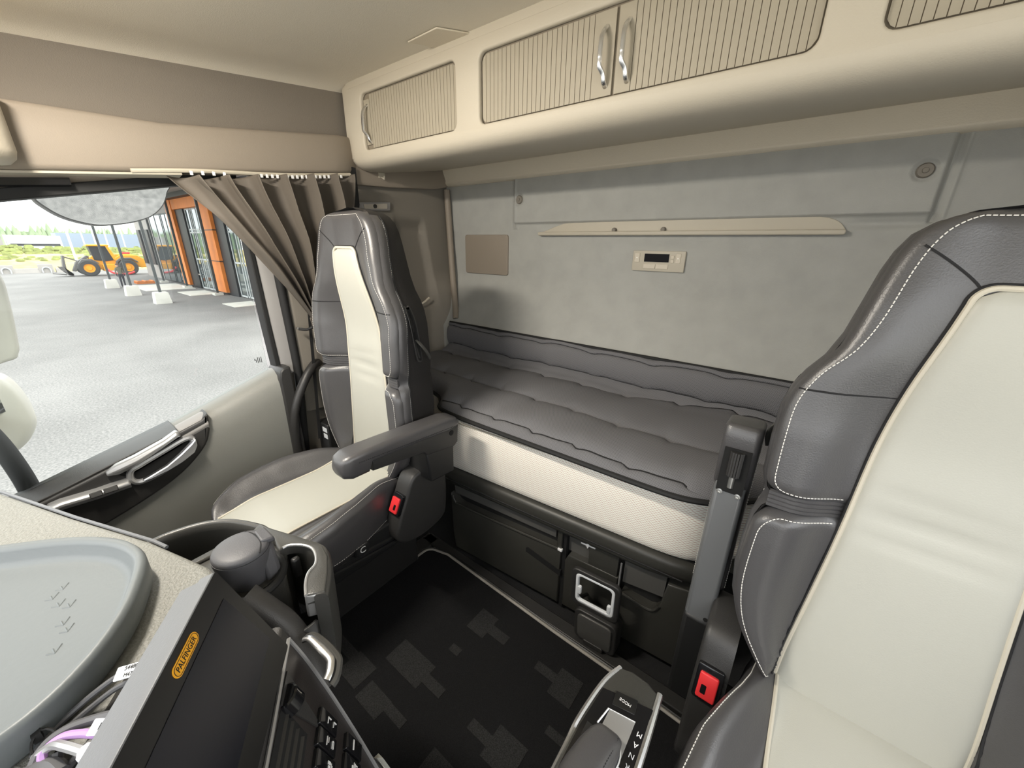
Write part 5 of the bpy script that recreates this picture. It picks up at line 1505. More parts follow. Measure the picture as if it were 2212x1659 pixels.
# deck between the left bay, the bin well and the cup bay
mb = MB()
mb.prism([(0.74, -0.186), (0.69, -0.190), (0.655, -0.195), (0.628, -0.178), (0.602, -0.170), (0.60, -0.09), (0.70, -0.055), (0.745, -0.075), (0.76, -0.13)], lambda a, b, h: (a, b, h), 0.60, 0.770)
mb.build('holder_deck', M['holder'], ch, bevel=0.006)
mb = MB(); mb.prism([(0.86, -0.035), (0.86, -0.085), (0.81, -0.155), (0.745, -0.178), (0.74, -0.05), (0.80, -0.02)], lambda a, b, h: (a, b, h), 0.62, 0.65); mb.build('bay_floor', M['void'], ch)
mb = MB(); mb.prism([(0.755, -0.035), (0.762, -0.118), (0.752, -0.140), (0.742, -0.140), (0.744, -0.04)], lambda a, b, h: (a, b, h), 0.63, 0.776); mb.build('bay_divider', M['holder'], ch, bevel=0.004)
mb = MB(); mb.lathe([(0.055, 0.0), (0.060, 0.004), (0.060, 0.006)], (0.575, -0.160, 0.640), n=28); mb.build('cup_bay_floor', M['void'], ch)
mb = MB()
arcp = [(0.575 + 0.064 * math.cos(a), -0.158 + 0.052 * math.sin(a)) for a in [R_(75 + 6 * i) for i in range(21)]]
mb.loft([[(a, b, 0.60) for a, b in arcp], [(a, b, 0.735) for a, b in arcp]], closed=False)
mb.build('cup_bay_wall', M['black'], ch, solid=0.006)
mb = MB(); mb.box((0.628, -0.196, 0.752), (0.012, 0.014, 0.040)); mb.build('cup_clamp', M['black'], ch, bevel=0.004)
mb = MB(); mb.prism([(0.86, -0.03), (0.84, -0.13), (0.74, -0.185), (0.60, -0.205), (0.54, -0.20), (0.50, -0.14), (0.52, -0.07), (0.75, -0.02)], lambda a, b, h: (0.66 + (a - 0.66) * (0.78 + 0.22 * (h - 0.45) / 0.17), -0.1 + (b + 0.1) * (0.8 + 0.2 * (h - 0.45) / 0.17), h), 0.45, 0.62); mb.build('holder_body', M['black'], ch, bevel=0.01)
# rising console arm between the monitor and the cup bay
mb = MB()
mb.tube(smooth([(0.585, -0.105, 0.790), (0.560, -0.120, 0.765), (0.535, -0.135, 0.735), (0.50, -0.140, 0.70), (0.46, -0.140, 0.66)], 5), 0.022, n=10)
mb.build('console_arm', M['darkplastic'], ch)

bn = thing('waste_bin', (0.647, -0.129, 0.70), 'rounded grey waste bin with a domed flip lid in the cup holder unit', 'waste bin')
bc = (0.647, -0.129)
mb = MB(); mb.lathe([(0.029, 0.745 - 0.70), (0.034, 0.785 - 0.70), (0.0385, 0.808 - 0.70), (0.0405, 0.820 - 0.70), (0.0405, 0.826 - 0.70), (0.038, 0.8265 - 0.70)], (bc[0], bc[1], 0.70), n=36)
mb.build('bin_body', M['ashcup'], bn, angle=60)
mb = MB(); mb.lathe([(0.0402, 0.8272 - 0.70), (0.0400, 0.831 - 0.70), (0.0380, 0.8345 - 0.70), (0.031, 0.8372 - 0.70), (0.016, 0.8390 - 0.70), (0.0, 0.8395 - 0.70)], (bc[0], bc[1], 0.70), n=36)
lid = mb.build('bin_lid', M['ashcup'], bn, angle=60)
mb = MB()
lp = [(-0.045, -0.018), (-0.020, -0.030), (0.012, -0.030), (0.038, -0.022)]
mb.tube(smooth([(bc[0] + a, bc[1] + b, 0.8402 - 0.006 * ((a * a + b * b) / 0.0016)) for a, b in [(q[0] * .86, q[1] * .8) for q in lp]], 5), 0.0012, n=5)
mb.build('lid_seam', M['darkseam'], lid)
mb = MB()
tongue = [(-0.020, -0.024), (0.014, -0.026), (0.018, -0.043), (-0.022, -0.043)]
mb.loft([[(bc[0] + a, bc[1] + b, 0.8405 - 0.2 * max(0, -b - 0.030)) for a, b in tongue], [(bc[0] + a * 1.0, bc[1] + b * 1.04, 0.830 - 0.2 * max(0, -b - 0.030)) for a, b in tongue]])
mb.build('lid_tab', M['ashcup'], lid, bevel=0.003)
mb = MB(); mb.loft([[(bc[0] - 0.022 + d, bc[1] - 0.040, z), (bc[0] + 0.010 + d, bc[1] - 0.046, z), (bc[0] + 0.006 + d, bc[1] - 0.020, z), (bc[0] - 0.026 + d, bc[1] - 0.016, z)] for z, d in ((0.745, -0.012), (0.79, -0.008), (0.825, 0.0))]); mb.build('bin_spout', M['ashcup'], bn, bevel=0.006)
# black rubber seal ring round the bin
mb = MB(); mb.tube([(bc[0] + 0.056 * math.cos(a), bc[1] + 0.050 * math.sin(a), 0.772) for a in [2 * math.pi * i / 30 for i in range(30)]], 0.007, n=8, closed=True); mb.build('bin_well_seal', M['rubber'], ch)

# -------------------------------------------------------------- gear selector beside the driver seat
gs = thing('gear_selector', (0.10, -0.40, 0.30), 'gear selector pod with chrome edges and a leather lever beside the driver seat', 'gear selector')
def G(a, b, h): return (a, b, 0.55 + h - 0.10 * max(0, -(b + 0.50)) * 4 * max(0, -(b + 0.50)) * 6 + 0.03 * (b + 0.45))
pod = [(0.152, -0.20), (0.158, -0.40), (0.150, -0.490), (0.140, -0.535), (0.115, -0.545), (0.085, -0.543), (0.064, -0.532), (0.058, -0.45), (0.055, -0.20)]
mb = MB(); mb.prism(pod, G, -0.085, 0.0, edge=0.006); mb.build('pod_body', M['bunkplastic'], gs, angle=50)
mb = MB(); mb.prism([(0.150, -0.22), (0.152, -0.40), (0.146, -0.478), (0.063, -0.498), (0.061, -0.45), (0.058, -0.22)], G, -0.005, 0.0012); gp_ = mb.build('gloss_panel', M['gloss'], gs)
mb = MB(); mb.tube(smooth([G(0.137, -0.537, -0.004), G(0.150, -0.490, -0.002), G(0.158, -0.41, -0.002), G(0.157, -0.36, -0.006), G(0.153, -0.22, -0.006)], 6), 0.0052, n=8); mb.build('chrome_edge', M['chrome'], gs)
mb = MB(); mb.tube(smooth([G(0.062, -0.535, -0.004), G(0.057, -0.45, -0.002), G(0.054, -0.35, -0.004), G(0.052, -0.22, -0.006)], 6), 0.0060, n=8); mb.build('chrome_edge', M['chrome'], gs)
mb = MB(); mb.prism([(0.125, -0.488), (0.088, -0.496), (0.085, -0.470), (0.122, -0.462)], G, 0.0, 0.0022, edge=0.0006); md_ = mb.build('mode_button', M['bezel'], gp_, bevel=0.0008)
mb = MB(); text_mb(mb, 'MODE', 0.0075, lambda a, b, h: G(0.105 + a * 0.98 + 0.0, -0.479 + b - a * 0.0 + 0.18 * a * 0, 0.0024 + h), depth=0.0003); mb.build('mode_letters', M['white'], md_)
mb = MB(); mb.prism([(0.122, -0.452), (0.080, -0.460), (0.078, -0.20), (0.128, -0.20)], G, 0.0, 0.0016); mb.build('lever_gate', M['silver'], gp_)
mb = MB(); mb.tube([G(0.124, -0.452, 0.002), G(0.080, -0.4605, 0.002)], 0.0010, n=5); mb.tube([G(0.124, -0.452, 0.002), G(0.130, -0.42, 0.002)], 0.0014, n=5); mb.build('gate_edge', M['chrome'], gp_)
for i, ch_ in enumerate('MANR'):
    mb = MB(); text_mb(mb, ch_, 0.0115, lambda a, b, h: G(0.0680 + a, -0.447 + 0.0175 * i + b, 0.0016 + h), depth=0.0003); mb.build('gear_letter', M['white'], gp_)
mb = MB(); mb.tube([G(0.079, -0.384, 0.0025), G(0.060, -0.376, 0.0025)], 0.0018, n=5); mb.build('gear_mark', M['white'], gp_)
lv = thing('gear_lever', (0.12, -0.38, 0.55), 'dark leather gear lever knob at the bottom photo edge', 'gear lever')
rows = []
for y, w, h, cxx, cz in ((-0.412, 0.020, 0.010, 0.104, 0.568), (-0.407, 0.030, 0.018, 0.105, 0.570), (-0.392, 0.037, 0.025, 0.107, 0.573), (-0.365, 0.041, 0.030, 0.110, 0.578), (-0.33, 0.043, 0.032, 0.113, 0.584), (-0.28, 0.042, 0.032, 0.116, 0.590), (-0.24, 0.036, 0.028, 0.118, 0.594), (-0.225, 0.020, 0.015, 0.118, 0.596)):
    rows.append([(cxx + a, y, cz + b) for a, b in rrect(w * 1.4, h * 1.4, min(w, h) * 0.6, n=4)])
mb = MB(); mb.loft(rows); mb.build('lever_knob', M['leather'], lv, angle=80)
mb = MB(); dashes(mb, smooth([(0.090, -0.404, 0.583), (0.089, -0.385, 0.589), (0.090, -0.36, 0.597), (0.092, -0.30, 0.608)], 8), 0.0008, 0.003, 0.002); mb.build('lever_stitching', M['darkseam'], lv)
mb = MB(); mb.tube(smooth([(0.088, -0.410, 0.562), (0.080, -0.39, 0.564), (0.080, -0.36, 0.567), (0.083, -0.30, 0.574)], 6), 0.0022, n=6); mb.build('lever_trim', M['chrome'], lv)
mb = MB(); mb.loft([[(0.09, -0.40, z), (0.14, -0.40, z), (0.14, -0.30, z), (0.09, -0.30, z)] for z in (0.548, 0.575)]); mb.build('lever_neck', M['black'], lv)
# bracket that carries the pod from the driver seat frame
mb = MB(); mb.loft([[(0.06, -0.50, z), (0.145, -0.50, z), (0.145, -0.24, z), (0.06, -0.24, z)] for z in (0.02, 0.47)]); mb.build('pod_bracket', M['black'], gs, bevel=0.01)

# =================================================================== OUTSIDE
ZG = -2.3
mb = MB(); mb.grid(20, 20, lambda u, v: (-30 + 150 * u, -60 + 100 * v, ZG)); struct(mb.build('ground', M['asphalt']))

# added unseen pale slab before and beside the truck, bounces skylight into the cab
mb = MB(); mb.box((-10.0, 4.0, ZG + 0.01), (22.4, 34, 0.06)); struct(mb.build('ground_bounce_slab', M['concrete']))

# mirrors on the passenger side
km = thing('kerb_mirror', (1.80, -0.28, 1.34), 'large rounded kerb mirror hanging above the passenger window outside', 'mirror')
mo_ = smooth([(-0.128, 1.415), (-0.150, 1.385), (-0.190, 1.358), (-0.250, 1.342), (-0.300, 1.345), (-0.350, 1.356), (-0.395, 1.376), (-0.425, 1.410), (-0.436, 1.45), (-0.43, 1.48), (-0.28, 1.50), (-0.13, 1.47)], 5, closed=True)
mb = MB(); mb.prism(mo_, lambda a, b, h: (h - (b - 1.42) * 1.25, a, b), 1.93, 1.858, edge=0.006); mb.build('mirror_shell', M['darkplastic'], km, angle=50)
mb = MB(); mb.prism(inset(mo_, 0.004), lambda a, b, h: (h - (b - 1.42) * 1.25, a, b), 1.860, 1.8565); mb.build('mirror_face', M['mirrorglass'], km)
mb = MB(); mb.tube([(1.82, -0.28, 1.47), (1.74, -0.28, 1.52), (1.64, -0.28, 1.53)], 0.015); mb.build('mirror_bracket', M['rubber'], km)
wm_ = thing('wide_angle_mirror', (1.9, 0.06, 0.62), 'lower exterior mirror with pale housing at the left photo edge', 'mirror')
ml = smooth([(0.20, 0.90), (0.12, 0.905), (0.068, 0.890), (0.045, 0.845), (0.035, 0.775), (0.040, 0.725), (0.075, 0.670), (0.13, 0.640), (0.20, 0.64)], 5, closed=True)
mb = MB(); mb.prism(ml, lambda a, b, h: (h, a, b), 2.02, 1.90, edge=0.03); mb.build('mirror_shell', M['mirrorbody'], wm_, angle=50)
mg = smooth([(0.20, 0.885), (0.13, 0.890), (0.082, 0.876), (0.060, 0.838), (0.060, 0.800), (0.13, 0.79), (0.20, 0.788)], 4, closed=True)
mb = MB(); mb.prism(mg, lambda a, b, h: (h - (a - 0.1) * 0.5, a, b), 1.905, 1.893); mb.build('mirror_face', M['mirrorglass'], wm_)
um = thing('main_mirror', (1.9, 0.08, 0.93), 'tall upper exterior mirror cut off by the left photo edge', 'mirror')
mu = smooth([(0.20, 1.28), (0.03, 1.27), (-0.012, 1.20), (-0.010, 1.12), (0.004, 1.01), (0.014, 0.965), (0.045, 0.942), (0.20, 0.935)], 5, closed=True)
mb = MB(); mb.prism(mu, lambda a, b, h: (h, a, b), 1.985, 1.90, edge=0.012); mb.build('mirror_shell', M['mirrorbody'], um, angle=50)
mb = MB(); mb.prism(inset(mu, 0.006), lambda a, b, h: (h + (a - 0.1) * -0.35, a, b), 1.9, 1.892); mb.build('mirror_face', M['mirrorglass'], um)
ma = MB(); ma.tube(smooth([(1.95, 0.16, 0.80), (1.86, 0.14, 0.79), (1.76, 0.115, 0.735), (1.69, 0.10, 0.66), (1.66, 0.095, 0.58), (1.66, 0.09, 0.50)], 6), 0.022, n=10)
tag(ma.build('mirror_arm', M['rubber']), 'curved black mirror arm outside the door at the left photo edge', 'mirror arm')

# workshop building: facade in the plane y = -10, seen along its length
bd = thing('workshop_building', (40, -14, ZG), 'workshop building with orange panels and tall glazed doors beyond the side window', 'building')
mb = MB(); mb.box((38.5, -16, 1.2), (37, 11.6, 7.0)); mb.build('building_body', M['facade'], bd)
mb = MB(); mb.box((38.5, -10.0, 4.34), (37, 1.5, 0.32)); mb.build('roof_fascia', M['panelblack'], bd)
mb = MB(); mb.box((36.5, -8.6, 4.58), (33, 4.4, 0.16)); mb.build('canopy_roof', M['facade'], bd)
def wallpiece(nm, x0, x1, z0, z1, d, m_, lab=None):
    mb = MB(); mb.box(((x0 + x1) / 2, -10.0 - 0.1 + d / 2, (z0 + z1) / 2), (x1 - x0, 0.2 + d, z1 - z0)); o = mb.build(nm, m_, bd)
    if lab: part(o, lab)
    return o
wallpiece('orange_panel', 32.55, 34.45, ZG + 0.18, 4.2, 0.35, M['panelorange'])
wallpiece('orange_panel', 40.6, 42.15, ZG + 0.18, 4.2, 0.35, M['panelorange'])
wallpiece('orange_lintel', 34.45, 40.6, 3.5, 4.2, 0.30, M['panelorange'])
wallpiece('orange_panel', 24.5, 26.2, ZG + 0.18, 4.2, 0.35, M['panelorange'])
wallpiece('dark_panel', 30.95, 32.55, ZG, 4.2, 0.15, M['panelblack'])
wallpiece('dark_panel', 38.7, 40.6, ZG, 3.5, 0.15, M['panelblack'])
wallpiece('panel_joint', 32.5, 34.5, -0.05, 0.0, 0.37, M['panelblack']); wallpiece('panel_joint', 32.5, 34.5, 1.95, 2.0, 0.37, M['panelblack'])
def glazing(x0, x1, z0, z1, xs, zs, fm):
    o = wallpiece('glazed_door', x0, x1, z0, z1, 0.02, M['windowglass'])
    mb = MB()
    for x in xs: mb.box((x, -9.98, (z0 + z1) / 2), (0.10, 0.05, z1 - z0))
    for z in zs: mb.box(((x0 + x1) / 2, -9.98, z), (x1 - x0, 0.05, 0.11))
    mb.build('door_frame', fm, o)
glazing(35.2, 38.7, ZG + 0.05, 3.5, (35.3, 36.2, 37.1, 37.5, 38.6), (ZG + 0.1, -0.05, 1.85, 2.05, 3.45), M['winframe'])
glazing(26.3, 30.9, ZG + 0.05, 3.5, (26.4, 28.0, 29.3, 29.7, 30.8), (ZG + 0.1, -0.05, 1.85, 2.05, 3.45), M['winframe'])
glazing(42.3, 49.6, ZG + 0.05, 3.4, (42.4, 44.2, 45.4, 45.8, 47.6, 49.5), (ZG + 0.1, 3.35), M['post'])
for x in (51.4, 54.6): wallpiece('dark_window', x, x + 1.1, -1.0, 2.2, 0.04, M['panelblack'])
mb = MB(); mb.box((38.3, -9.86, -1.2), (0.5, 0.06, 0.10)); mb.build('door_pull', M['chrome'], bd)

# canopy posts on concrete feet
for x, y, lab in ((43.6, -5.45, 'dark canopy post nearest the yellow wheel loader, farthest from the truck'), (36.8, -5.5, 'middle dark canopy post in the yard, the one the pedestrian walks beside'), (31.05, -5.83, 'nearest dark canopy post, in front of the glazed facade')):
    t = thing('canopy_post', (x, y, ZG), lab, 'post', 'canopy posts in the yard')
    mb = MB(); mb.box((x, y, ZG + 3.55), (0.13, 0.13, 6.9)); mb.build('post_shaft', M['post'], t)
    mb = MB(); mb.loft([[(x + a * q, y + b * q, z) for a, b in ((-1, -1), (1, -1), (1, 1), (-1, 1))] for z, q in ((ZG, 0.38), (ZG + 0.62, 0.32), (ZG + 0.66, 0.28))]); mb.build('post_foot', M['concrete'], t)
for x, y, lab in ((39.6, -9.3, 'dark post against the facade beside the farther orange panel'), (32.7, -9.3, 'dark post against the facade beside the nearer orange panel'), (45.9, -9.2, 'dark post against the facade at the glazed front')):
    t = thing('facade_post', (x + 0.5, y, ZG), lab, 'post', 'posts along the facade')
    mb = MB(); mb.box((x + 0.5, y, ZG + 3.22), (0.14, 0.14, 6.4)); mb.build('post_shaft', M['post'], t)
    mb = MB(); mb.box((x + 0.5, y, ZG + 0.08), (0.6, 0.5, 0.16)); mb.build('post_foot', M['concrete'], t)
for i, (x0, x1, y0, lab) in enumerate(((39.0, 44.5, -6.6, 'pale concrete apron strip before the far glazed front'), (33.8, 36.9, -7.9, 'pale concrete apron before the middle glazed door'), (26.2, 28.2, -8.0, 'pale concrete apron before the nearest glazed door'))):
    mb = MB(); mb.box(((x0 + x1) / 2, (y0 - 9.55) / 2, ZG + 0.015), (x1 - x0, abs(y0 + 9.55), 0.04)); tag(mb.build('concrete_apron', M['concrete']), lab, 'apron', 'concrete aprons before the doors')

# wheel loader
wl_ = thing('wheel_loader', (60, -7.8, ZG), 'yellow wheel loader parked at the far side of the yard', 'wheel loader')
LX = 60.0
for y, nm in ((-6.15, 'front'), (-9.1, 'rear')):
    for sx_ in (-0.95, 0.95):
        mb = MB(); mb.lathe([(0.42, -0.30), (0.70, -0.30), (0.79, -0.22), (0.79, 0.22), (0.70, 0.30), (0.42, 0.30)], (LX + sx_, y, ZG + 0.79), (1, 0, 0), n=28, cap=(False, False))
        w_ = mb.build('wheel', M['tyre'], wl_, angle=40)
        mb = MB(); mb.lathe([(0, -0.26), (0.2, -0.27), (0.24, -0.2), (0.40, -0.2), (0.43, -0.3), (0.43, 0.3), (0.40, 0.2), (0, 0.2)], (LX + sx_, y, ZG + 0.79), (1, 0, 0), n=24); mb.build('wheel_rim', M['loader'], w_)
def yz(nm, poly, x0, x1, m_, bev=0.04):
    mb = MB(); mb.prism([(a, b + ZG) for a, b in poly], lambda a, b, h: (h, a, b), LX + x0, LX + x1); return mb.build(nm, m_, wl_, bevel=bev)
yz('rear_body', [(-8.3, 0.9), (-8.3, 1.75), (-8.7, 2.0), (-10.1, 2.0), (-10.55, 1.6), (-10.65, 1.25), (-10.9, 1.15), (-10.9, 0.75), (-10.2, 0.7), (-9.9, 0.9)], -0.75, 0.75, M['loader'])
yz('rear_fender', [(-8.2, 1.0), (-8.3, 1.45), (-8.7, 1.75), (-9.5, 1.75), (-9.95, 1.4), (-10.0, 1.25), (-9.5, 1.6), (-8.75, 1.6), (-8.4, 1.35), (-8.35, 0.95)], -1.15, -0.7, M['loaderdark'], 0.01)
yz('front_fender', [(-5.5, 1.25), (-5.8, 1.62), (-6.5, 1.66), (-7.0, 1.25), (-6.9, 1.2), (-6.45, 1.55), (-5.85, 1.5), (-5.6, 1.2)], -1.15, -0.7, M['loaderdark'], 0.01)
yz('mid_frame', [(-6.6, 0.6), (-6.4, 1.75), (-6.75, 2.0), (-7.1, 1.6), (-8.3, 1.5), (-8.3, 0.6)], -0.55, 0.55, M['loader'])
yz('step_box', [(-7.2, 0.45), (-7.2, 1.1), (-8.2, 1.1), (-8.2, 0.5)], -1.0, 0.2, M['loader'])
cbn = yz('cab', [(-6.75, 1.55), (-6.6, 2.9), (-8.0, 2.9), (-8.15, 2.2), (-8.35, 1.55), (-7.6, 1.4)], -0.65, 0.65, M['panelblack'])
yz('cab_roof', [(-6.45, 2.88), (-6.5, 3.06), (-8.1, 3.06), (-8.15, 2.88)], -0.75, 0.75, M['loader'])
yz('cab_pillar', [(-7.85, 2.9), (-8.05, 2.9), (-8.5, 1.6), (-8.2, 1.5)], -0.72, 0.72, M['loader'])
yz('hood', [(-8.4, 1.7), (-8.5, 2.12), (-9.6, 2.1), (-10.1, 1.98), (-10.0, 1.7)], -0.6, 0.6, M['loader'])
mb = MB(); mb.box((LX, -9.3, ZG + 2.2), (0.7, 0.7, 0.18)); part(mb.build('hood_cover', M['red'], wl_), 'red cover on the hood')
yz('lift_arm', [(-6.5, 1.9), (-6.3, 2.0), (-5.4, 1.35), (-5.0, 0.5), (-5.25, 0.45), (-5.7, 1.15)], -0.4, 0.4, M['loaderdark'])
yz('tilt_link', [(-4.75, 2.0), (-4.6, 2.0), (-4.35, 0.5), (-4.6, 0.4)], -0.5, 0.5, M['loaderdark'])
yz('tilt_cylinder', [(-4.7, 1.95), (-4.75, 1.8), (-5.7, 1.35), (-5.6, 1.5)], -0.2, 0.2, M['loaderdark'])
yz('fork_carriage', [(-4.2, 0.9), (-4.45, 0.9), (-4.6, 0.15), (-4.95, 0.05), (-5.0, 0.3), (-4.4, 0.55)], -0.8, 0.8, M['loaderdark'])
yz('fork', [(-3.6, 0.30), (-4.5, 0.14), (-4.5, 0.24), (-3.6, 0.38)], -0.6, -0.4, M['loaderdark'], 0.01)
mb = MB(); mb.tube(smooth([(57.5, -7.2, ZG + 0.75), (57.3, -7.6, ZG + 0.35), (57.2, -8.2, ZG + 0.22), (57.2, -8.8, ZG + 0.25), (57.3, -9.2, ZG + 0.4)], 6), 0.10)
tag(mb.build('red_hose', M['red']), 'thick red hose sagging in front of the yellow wheel loader', 'hose')

# person: one continuous skinned figure
me = bpy.data.meshes.new('person')
px_, py_ = 44.2, -6.22
J = {'pel': (0, 0, .95), 'wst': (0, .01, 1.10), 'chs': (0, .03, 1.32), 'nck': (0, .05, 1.50), 'hd0': (0, .06, 1.60), 'hd1': (0, .06, 1.72),
     'ls': (-.02, .19, 1.43), 'le': (-.05, .25, 1.16), 'lh': (-.10, .24, .90), 'lf': (-.12, .24, .80), 'rs': (.02, -.13, 1.43), 're': (.05, -.20, 1.16), 'rh': (.02, -.22, .90), 'rf': (.0, -.22, .80),
     'lhip': (0, .09, .90), 'lk': (-.10, .10, .50), 'la': (-.05, .11, .09), 'lt': (-.20, .11, .03), 'rhip': (0, -.09, .90), 'rk': (.06, -.10, .50), 'ra': (.18, -.11, .10), 'rt': (.06, -.11, .03)}
rad = {'pel': .15, 'wst': .14, 'chs': .165, 'nck': .06, 'hd0': .095, 'hd1': .085, 'ls': .075, 'le': .05, 'lh': .035, 'lf': .03, 'rs': .075, 're': .05, 'rh': .035, 'rf': .03, 'lhip': .10, 'lk': .065, 'la': .05, 'lt': .035, 'rhip': .10, 'rk': .065, 'ra': .05, 'rt': .035}
ks = list(J)
ee = [('pel', 'wst'), ('wst', 'chs'), ('chs', 'nck'), ('nck', 'hd0'), ('hd0', 'hd1'), ('chs', 'ls'), ('ls', 'le'), ('le', 'lh'), ('lh', 'lf'), ('chs', 'rs'), ('rs', 're'), ('re', 'rh'), ('rh', 'rf'), ('pel', 'lhip'), ('lhip', 'lk'), ('lk', 'la'), ('la', 'lt'), ('pel', 'rhip'), ('rhip', 'rk'), ('rk', 'ra'), ('ra', 'rt')]
me.from_pydata([(v[0], v[1], v[2]) for v in J.values()], [(ks.index(a), ks.index(b)) for a, b in ee], [])
pr = bpy.data.objects.new('person', me); C.objects.link(pr); pr.location = (px_, py_, ZG + 0.0)
md = pr.modifiers.new('skin', 'SKIN')
for i, n_ in enumerate(ks):
    sv = me.skin_vertices[0].data[i]; sv.radius = (rad[n_], rad[n_] * (0.8 if n_ in ('chs', 'wst', 'pel') else 1)); sv.use_root = (n_ == 'pel')
pr.modifiers.new('sub', 'SUBSURF').render_levels = 2
mp = bpy.data.materials.new('clothed_figure'); mp.use_nodes = True
nt = mp.node_tree; b_ = nt.nodes['Principled BSDF']; b_.inputs['Roughness'].default_value = 0.85
tc = nt.nodes.new('ShaderNodeTexCoord'); sx_ = nt.nodes.new('ShaderNodeSeparateXYZ'); cr = nt.nodes.new('ShaderNodeValToRGB'); cr.color_ramp.interpolation = 'CONSTANT'
mr = nt.nodes.new('ShaderNodeMapRange'); mr.inputs['From Min'].default_value = 0; mr.inputs['From Max'].default_value = 1.8
els = cr.color_ramp.elements; els[0].position = 0; els[0].color = (0.02, 0.02, 0.02, 1); els[1].position = 0.06; els[1].color = (0.03, 0.033, 0.045, 1)
e_ = els.new(0.55); e_.color = (0.15, 0.15, 0.11, 1); e_ = els.new(0.845); e_.color = (0.5, 0.33, 0.25, 1)
nt.links.new(tc.outputs['Object'], sx_.inputs[0]); nt.links.new(sx_.outputs['Z'], mr.inputs['Value']); nt.links.new(mr.outputs[0], cr.inputs['Fac']); nt.links.new(cr.outputs['Color'], b_.inputs['Base Color'])
me.materials.append(mp)
tag(pr, 'person in an olive jacket and dark trousers walking by the canopy posts', 'person'); BASE['person'] = (px_, py_, ZG)
mb = MB(); mb.ball((px_ + 0.02, py_ + 0.06, ZG + 1.715), (0.105, 0.095, 0.085), n=8); mb.v = mb.v; ho = mb.build('hair', M['hair'], pr)

# far scenery
mb = MB(); mb.loft([[(69.2, y, ZG), (72, y, ZG + 0.9), (76, y, ZG + 1.7), (90, y, ZG + 2.0), (90, y, ZG)] for y in (40, -7.0, -16.0)]); g_ = mb.build('grass_bank', M['grass'], angle=60); g_['kind'] = 'stuff'; tag(g_, 'dry yellow grass bank at the far edge of the yard', 'grass')
random.seed(3)
mb = MB()
for i in range(420):
    y = random.uniform(-15.5, 6); x = random.uniform(72.5, 84); z = ZG + 0.9 + (x - 72) * 0.12
    r = random.uniform(0.15, 0.42)
    mb.ball((x, y, z + r * 0.4), (r, r * 1.2, r), n=4)
s_ = mb.build('low_shrubs', M['shrub']); s_['kind'] = 'stuff'; tag(s_, 'low green shrubs scattered over the dry grass bank', 'shrubs')
mb = MB()
for row, (x, zb0, h) in enumerate(((150, 0.0, 4.6), (165, 0.6, 6.2))):
    for i in range(150):
        y = -75 + i * 0.82 + random.uniform(-0.4, 0.4)
        hh = h * random.uniform(0.75, 1.12)
        mb.loft([[(x + r * math.cos(a), y + r * math.sin(a), ZG + zb0 + hh * t) for a in [2 * math.pi * k / 6 + t for k in range(6)]] for t, r in ((0, 0.8), (0.25, 1.0), (0.6, 0.75), (0.85, 0.4), (1.0, 0.06))])
mb.loft([[(172, y, ZG), (172, y, ZG + 5.2)] for y in (-80, 50)], closed=False)
f_ = mb.build('forest', M['forest']); f_['kind'] = 'stuff'; tag(f_, 'hazy green conifer forest along the horizon', 'forest')
wh = thing('white_hall', (110, -6.5, ZG), 'low white hall with a dark window band behind the grass bank', 'building')
mb = MB(); mb.box((112, -5.9, ZG + 2.0), (8, 6.2, 4.0)); mb.build('hall_wall', M['whitehall'], wh)
mb = MB(); mb.box((107.9, -5.9, ZG + 2.5), (0.2, 5.6, 0.30)); mb.build('window_band', M['panelblack'], wh)
bh = thing('blue_hall', (120, -20, ZG), 'long blue grey hall behind the flags', 'building')
mb = MB(); mb.box((124, -21.5, ZG + 2.3), (8, 24, 4.6)); mb.build('hall_wall', M['bluehall'], bh)
gh = thing('grey_shed', (105, 0.5, ZG), 'small grey shed at the far left behind the grass bank', 'building')
mb = MB(); mb.box((107, 0.2, ZG + 2.3), (6, 5.0, 3.6)); mb.build('shed_wall', M['facade'], gh)
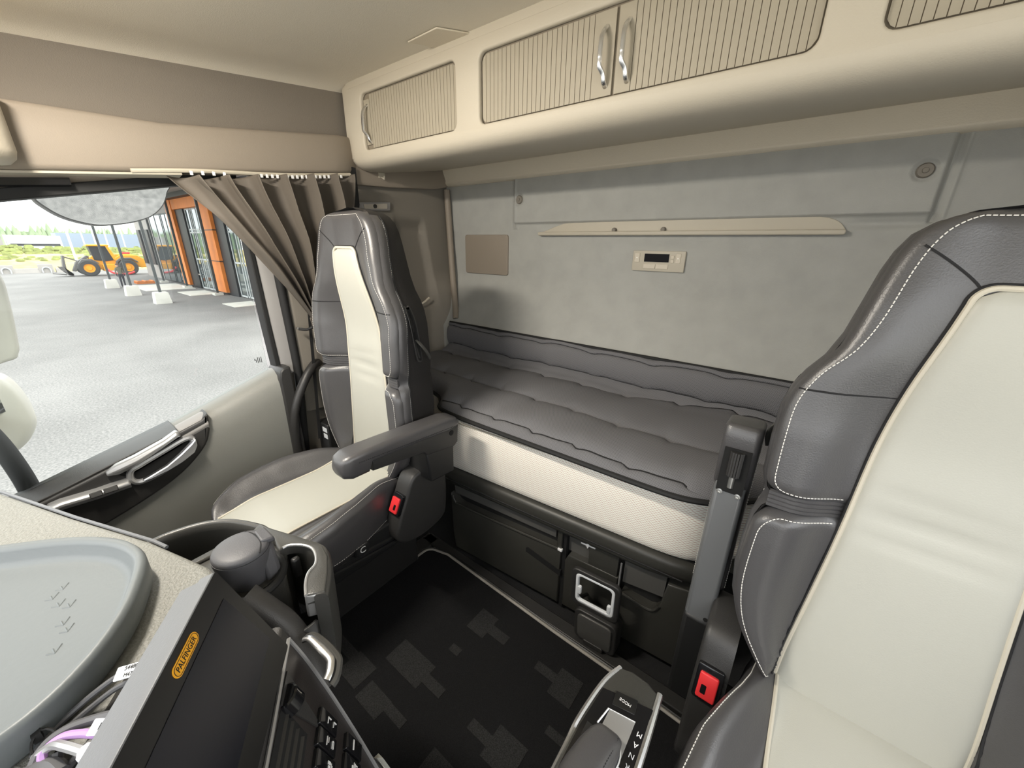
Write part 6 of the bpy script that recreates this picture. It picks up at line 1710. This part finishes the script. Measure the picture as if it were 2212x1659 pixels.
# lamp pole, flag poles
mb = MB(); mb.tube([(66, -6.1, ZG), (66, -6.1, ZG + 4.9)], 0.10); tag(mb.build('lamp_pole', M['polewhite']), 'tall thin white pole left of the yellow wheel loader', 'pole')
for i, (y, lab) in enumerate(((-10.3, 'leftmost of the white flag poles before the blue hall'), (-11.6, 'second white flag pole from the left before the blue hall'), (-13.0, 'white flag pole standing apart on the right before the blue hall'))):
    t = thing('flag_pole', (95, y, ZG), lab, 'flag pole', 'flag poles before the blue hall')
    mb = MB(); mb.tube([(95, y, ZG), (95, y, ZG + 6.0)], 0.09); mb.build('pole', M['polewhite'], t)
    mb = MB(); mb.loft([[(95, y - a, ZG + 6.0 - 0.5 * a + 0.08 * math.sin(5 * a)), (95, y - a, ZG + 5.2 - 0.25 * a)] for a in (0.0, 0.4, 0.8, 1.2)], closed=False); mb.build('flag', M['whitehall'], t, solid=0.02)
for y, h_, lab in ((-15.2, 5.6, 'curved street lamp behind the loader cab'), (-17.6, 4.8, 'straight street lamp to the right of the loader cab')):
    mb = MB(); mb.tube(smooth([(96, y, ZG), (96, y, ZG + h_ * 0.85), (96, y + 0.2, ZG + h_ * 0.97), (96, y + 0.7, ZG + h_)], 5), 0.08); tag(mb.build('street_lamp', M['polewhite']), lab, 'street lamp', 'street lamps behind the loader')
# concrete blocks along the yard edge
for i, (y0, y1, h_, lab) in enumerate(((-0.4, -1.5, 0.8, 'concrete barrier block with an arch at the left photo edge'), (-1.5, -3.2, 0.45, 'low long grey barrier beam between the arched blocks'), (-3.2, -4.3, 0.85, 'grey barrier block with an arch right of the long beam'), (-4.45, -5.1, 0.45, 'small pale barrier block nearest the loader forks'))):
    t = thing('barrier_block', (68, (y0 + y1) / 2, ZG), lab, 'barrier', 'barrier blocks along the yard edge')
    mb = MB(); mb.loft([[(68 + a, y0, z) for a, z in ((-0.4, ZG), (0.4, ZG), (0.25, ZG + h_), (-0.25, ZG + h_))], [(68 + a, y1, z) for a, z in ((-0.4, ZG), (0.4, ZG), (0.25, ZG + h_), (-0.25, ZG + h_))]])
    mb.build('block_body', M['facade'], t)
    if i in (0, 2):
        yc = (y0 + y1) / 2
        mb = MB(); mb.tube(smooth([(67.5, yc - 0.3, ZG), (67.58, yc - 0.28, ZG + 0.4), (67.62, yc, ZG + 0.58), (67.58, yc + 0.28, ZG + 0.4), (67.5, yc + 0.3, ZG)], 5), 0.06); mb.build('block_arch', M['winframe'], t)
# pallet forks and a kerb stone in the yard
mb = MB()
for dy in (-0.5, 0, 0.5): mb.box((46.5, -7.9 + dy, ZG + 0.2), (1.2, 0.10, 0.10))
for dx in (-0.5, 0.0, 0.5): mb.box((46.5 + dx, -7.9, ZG + 0.10), (0.10, 1.2, 0.2))
tag(mb.build('pallet', M['panelorange']), 'orange wooden pallet lying in the yard by the facade', 'pallet')
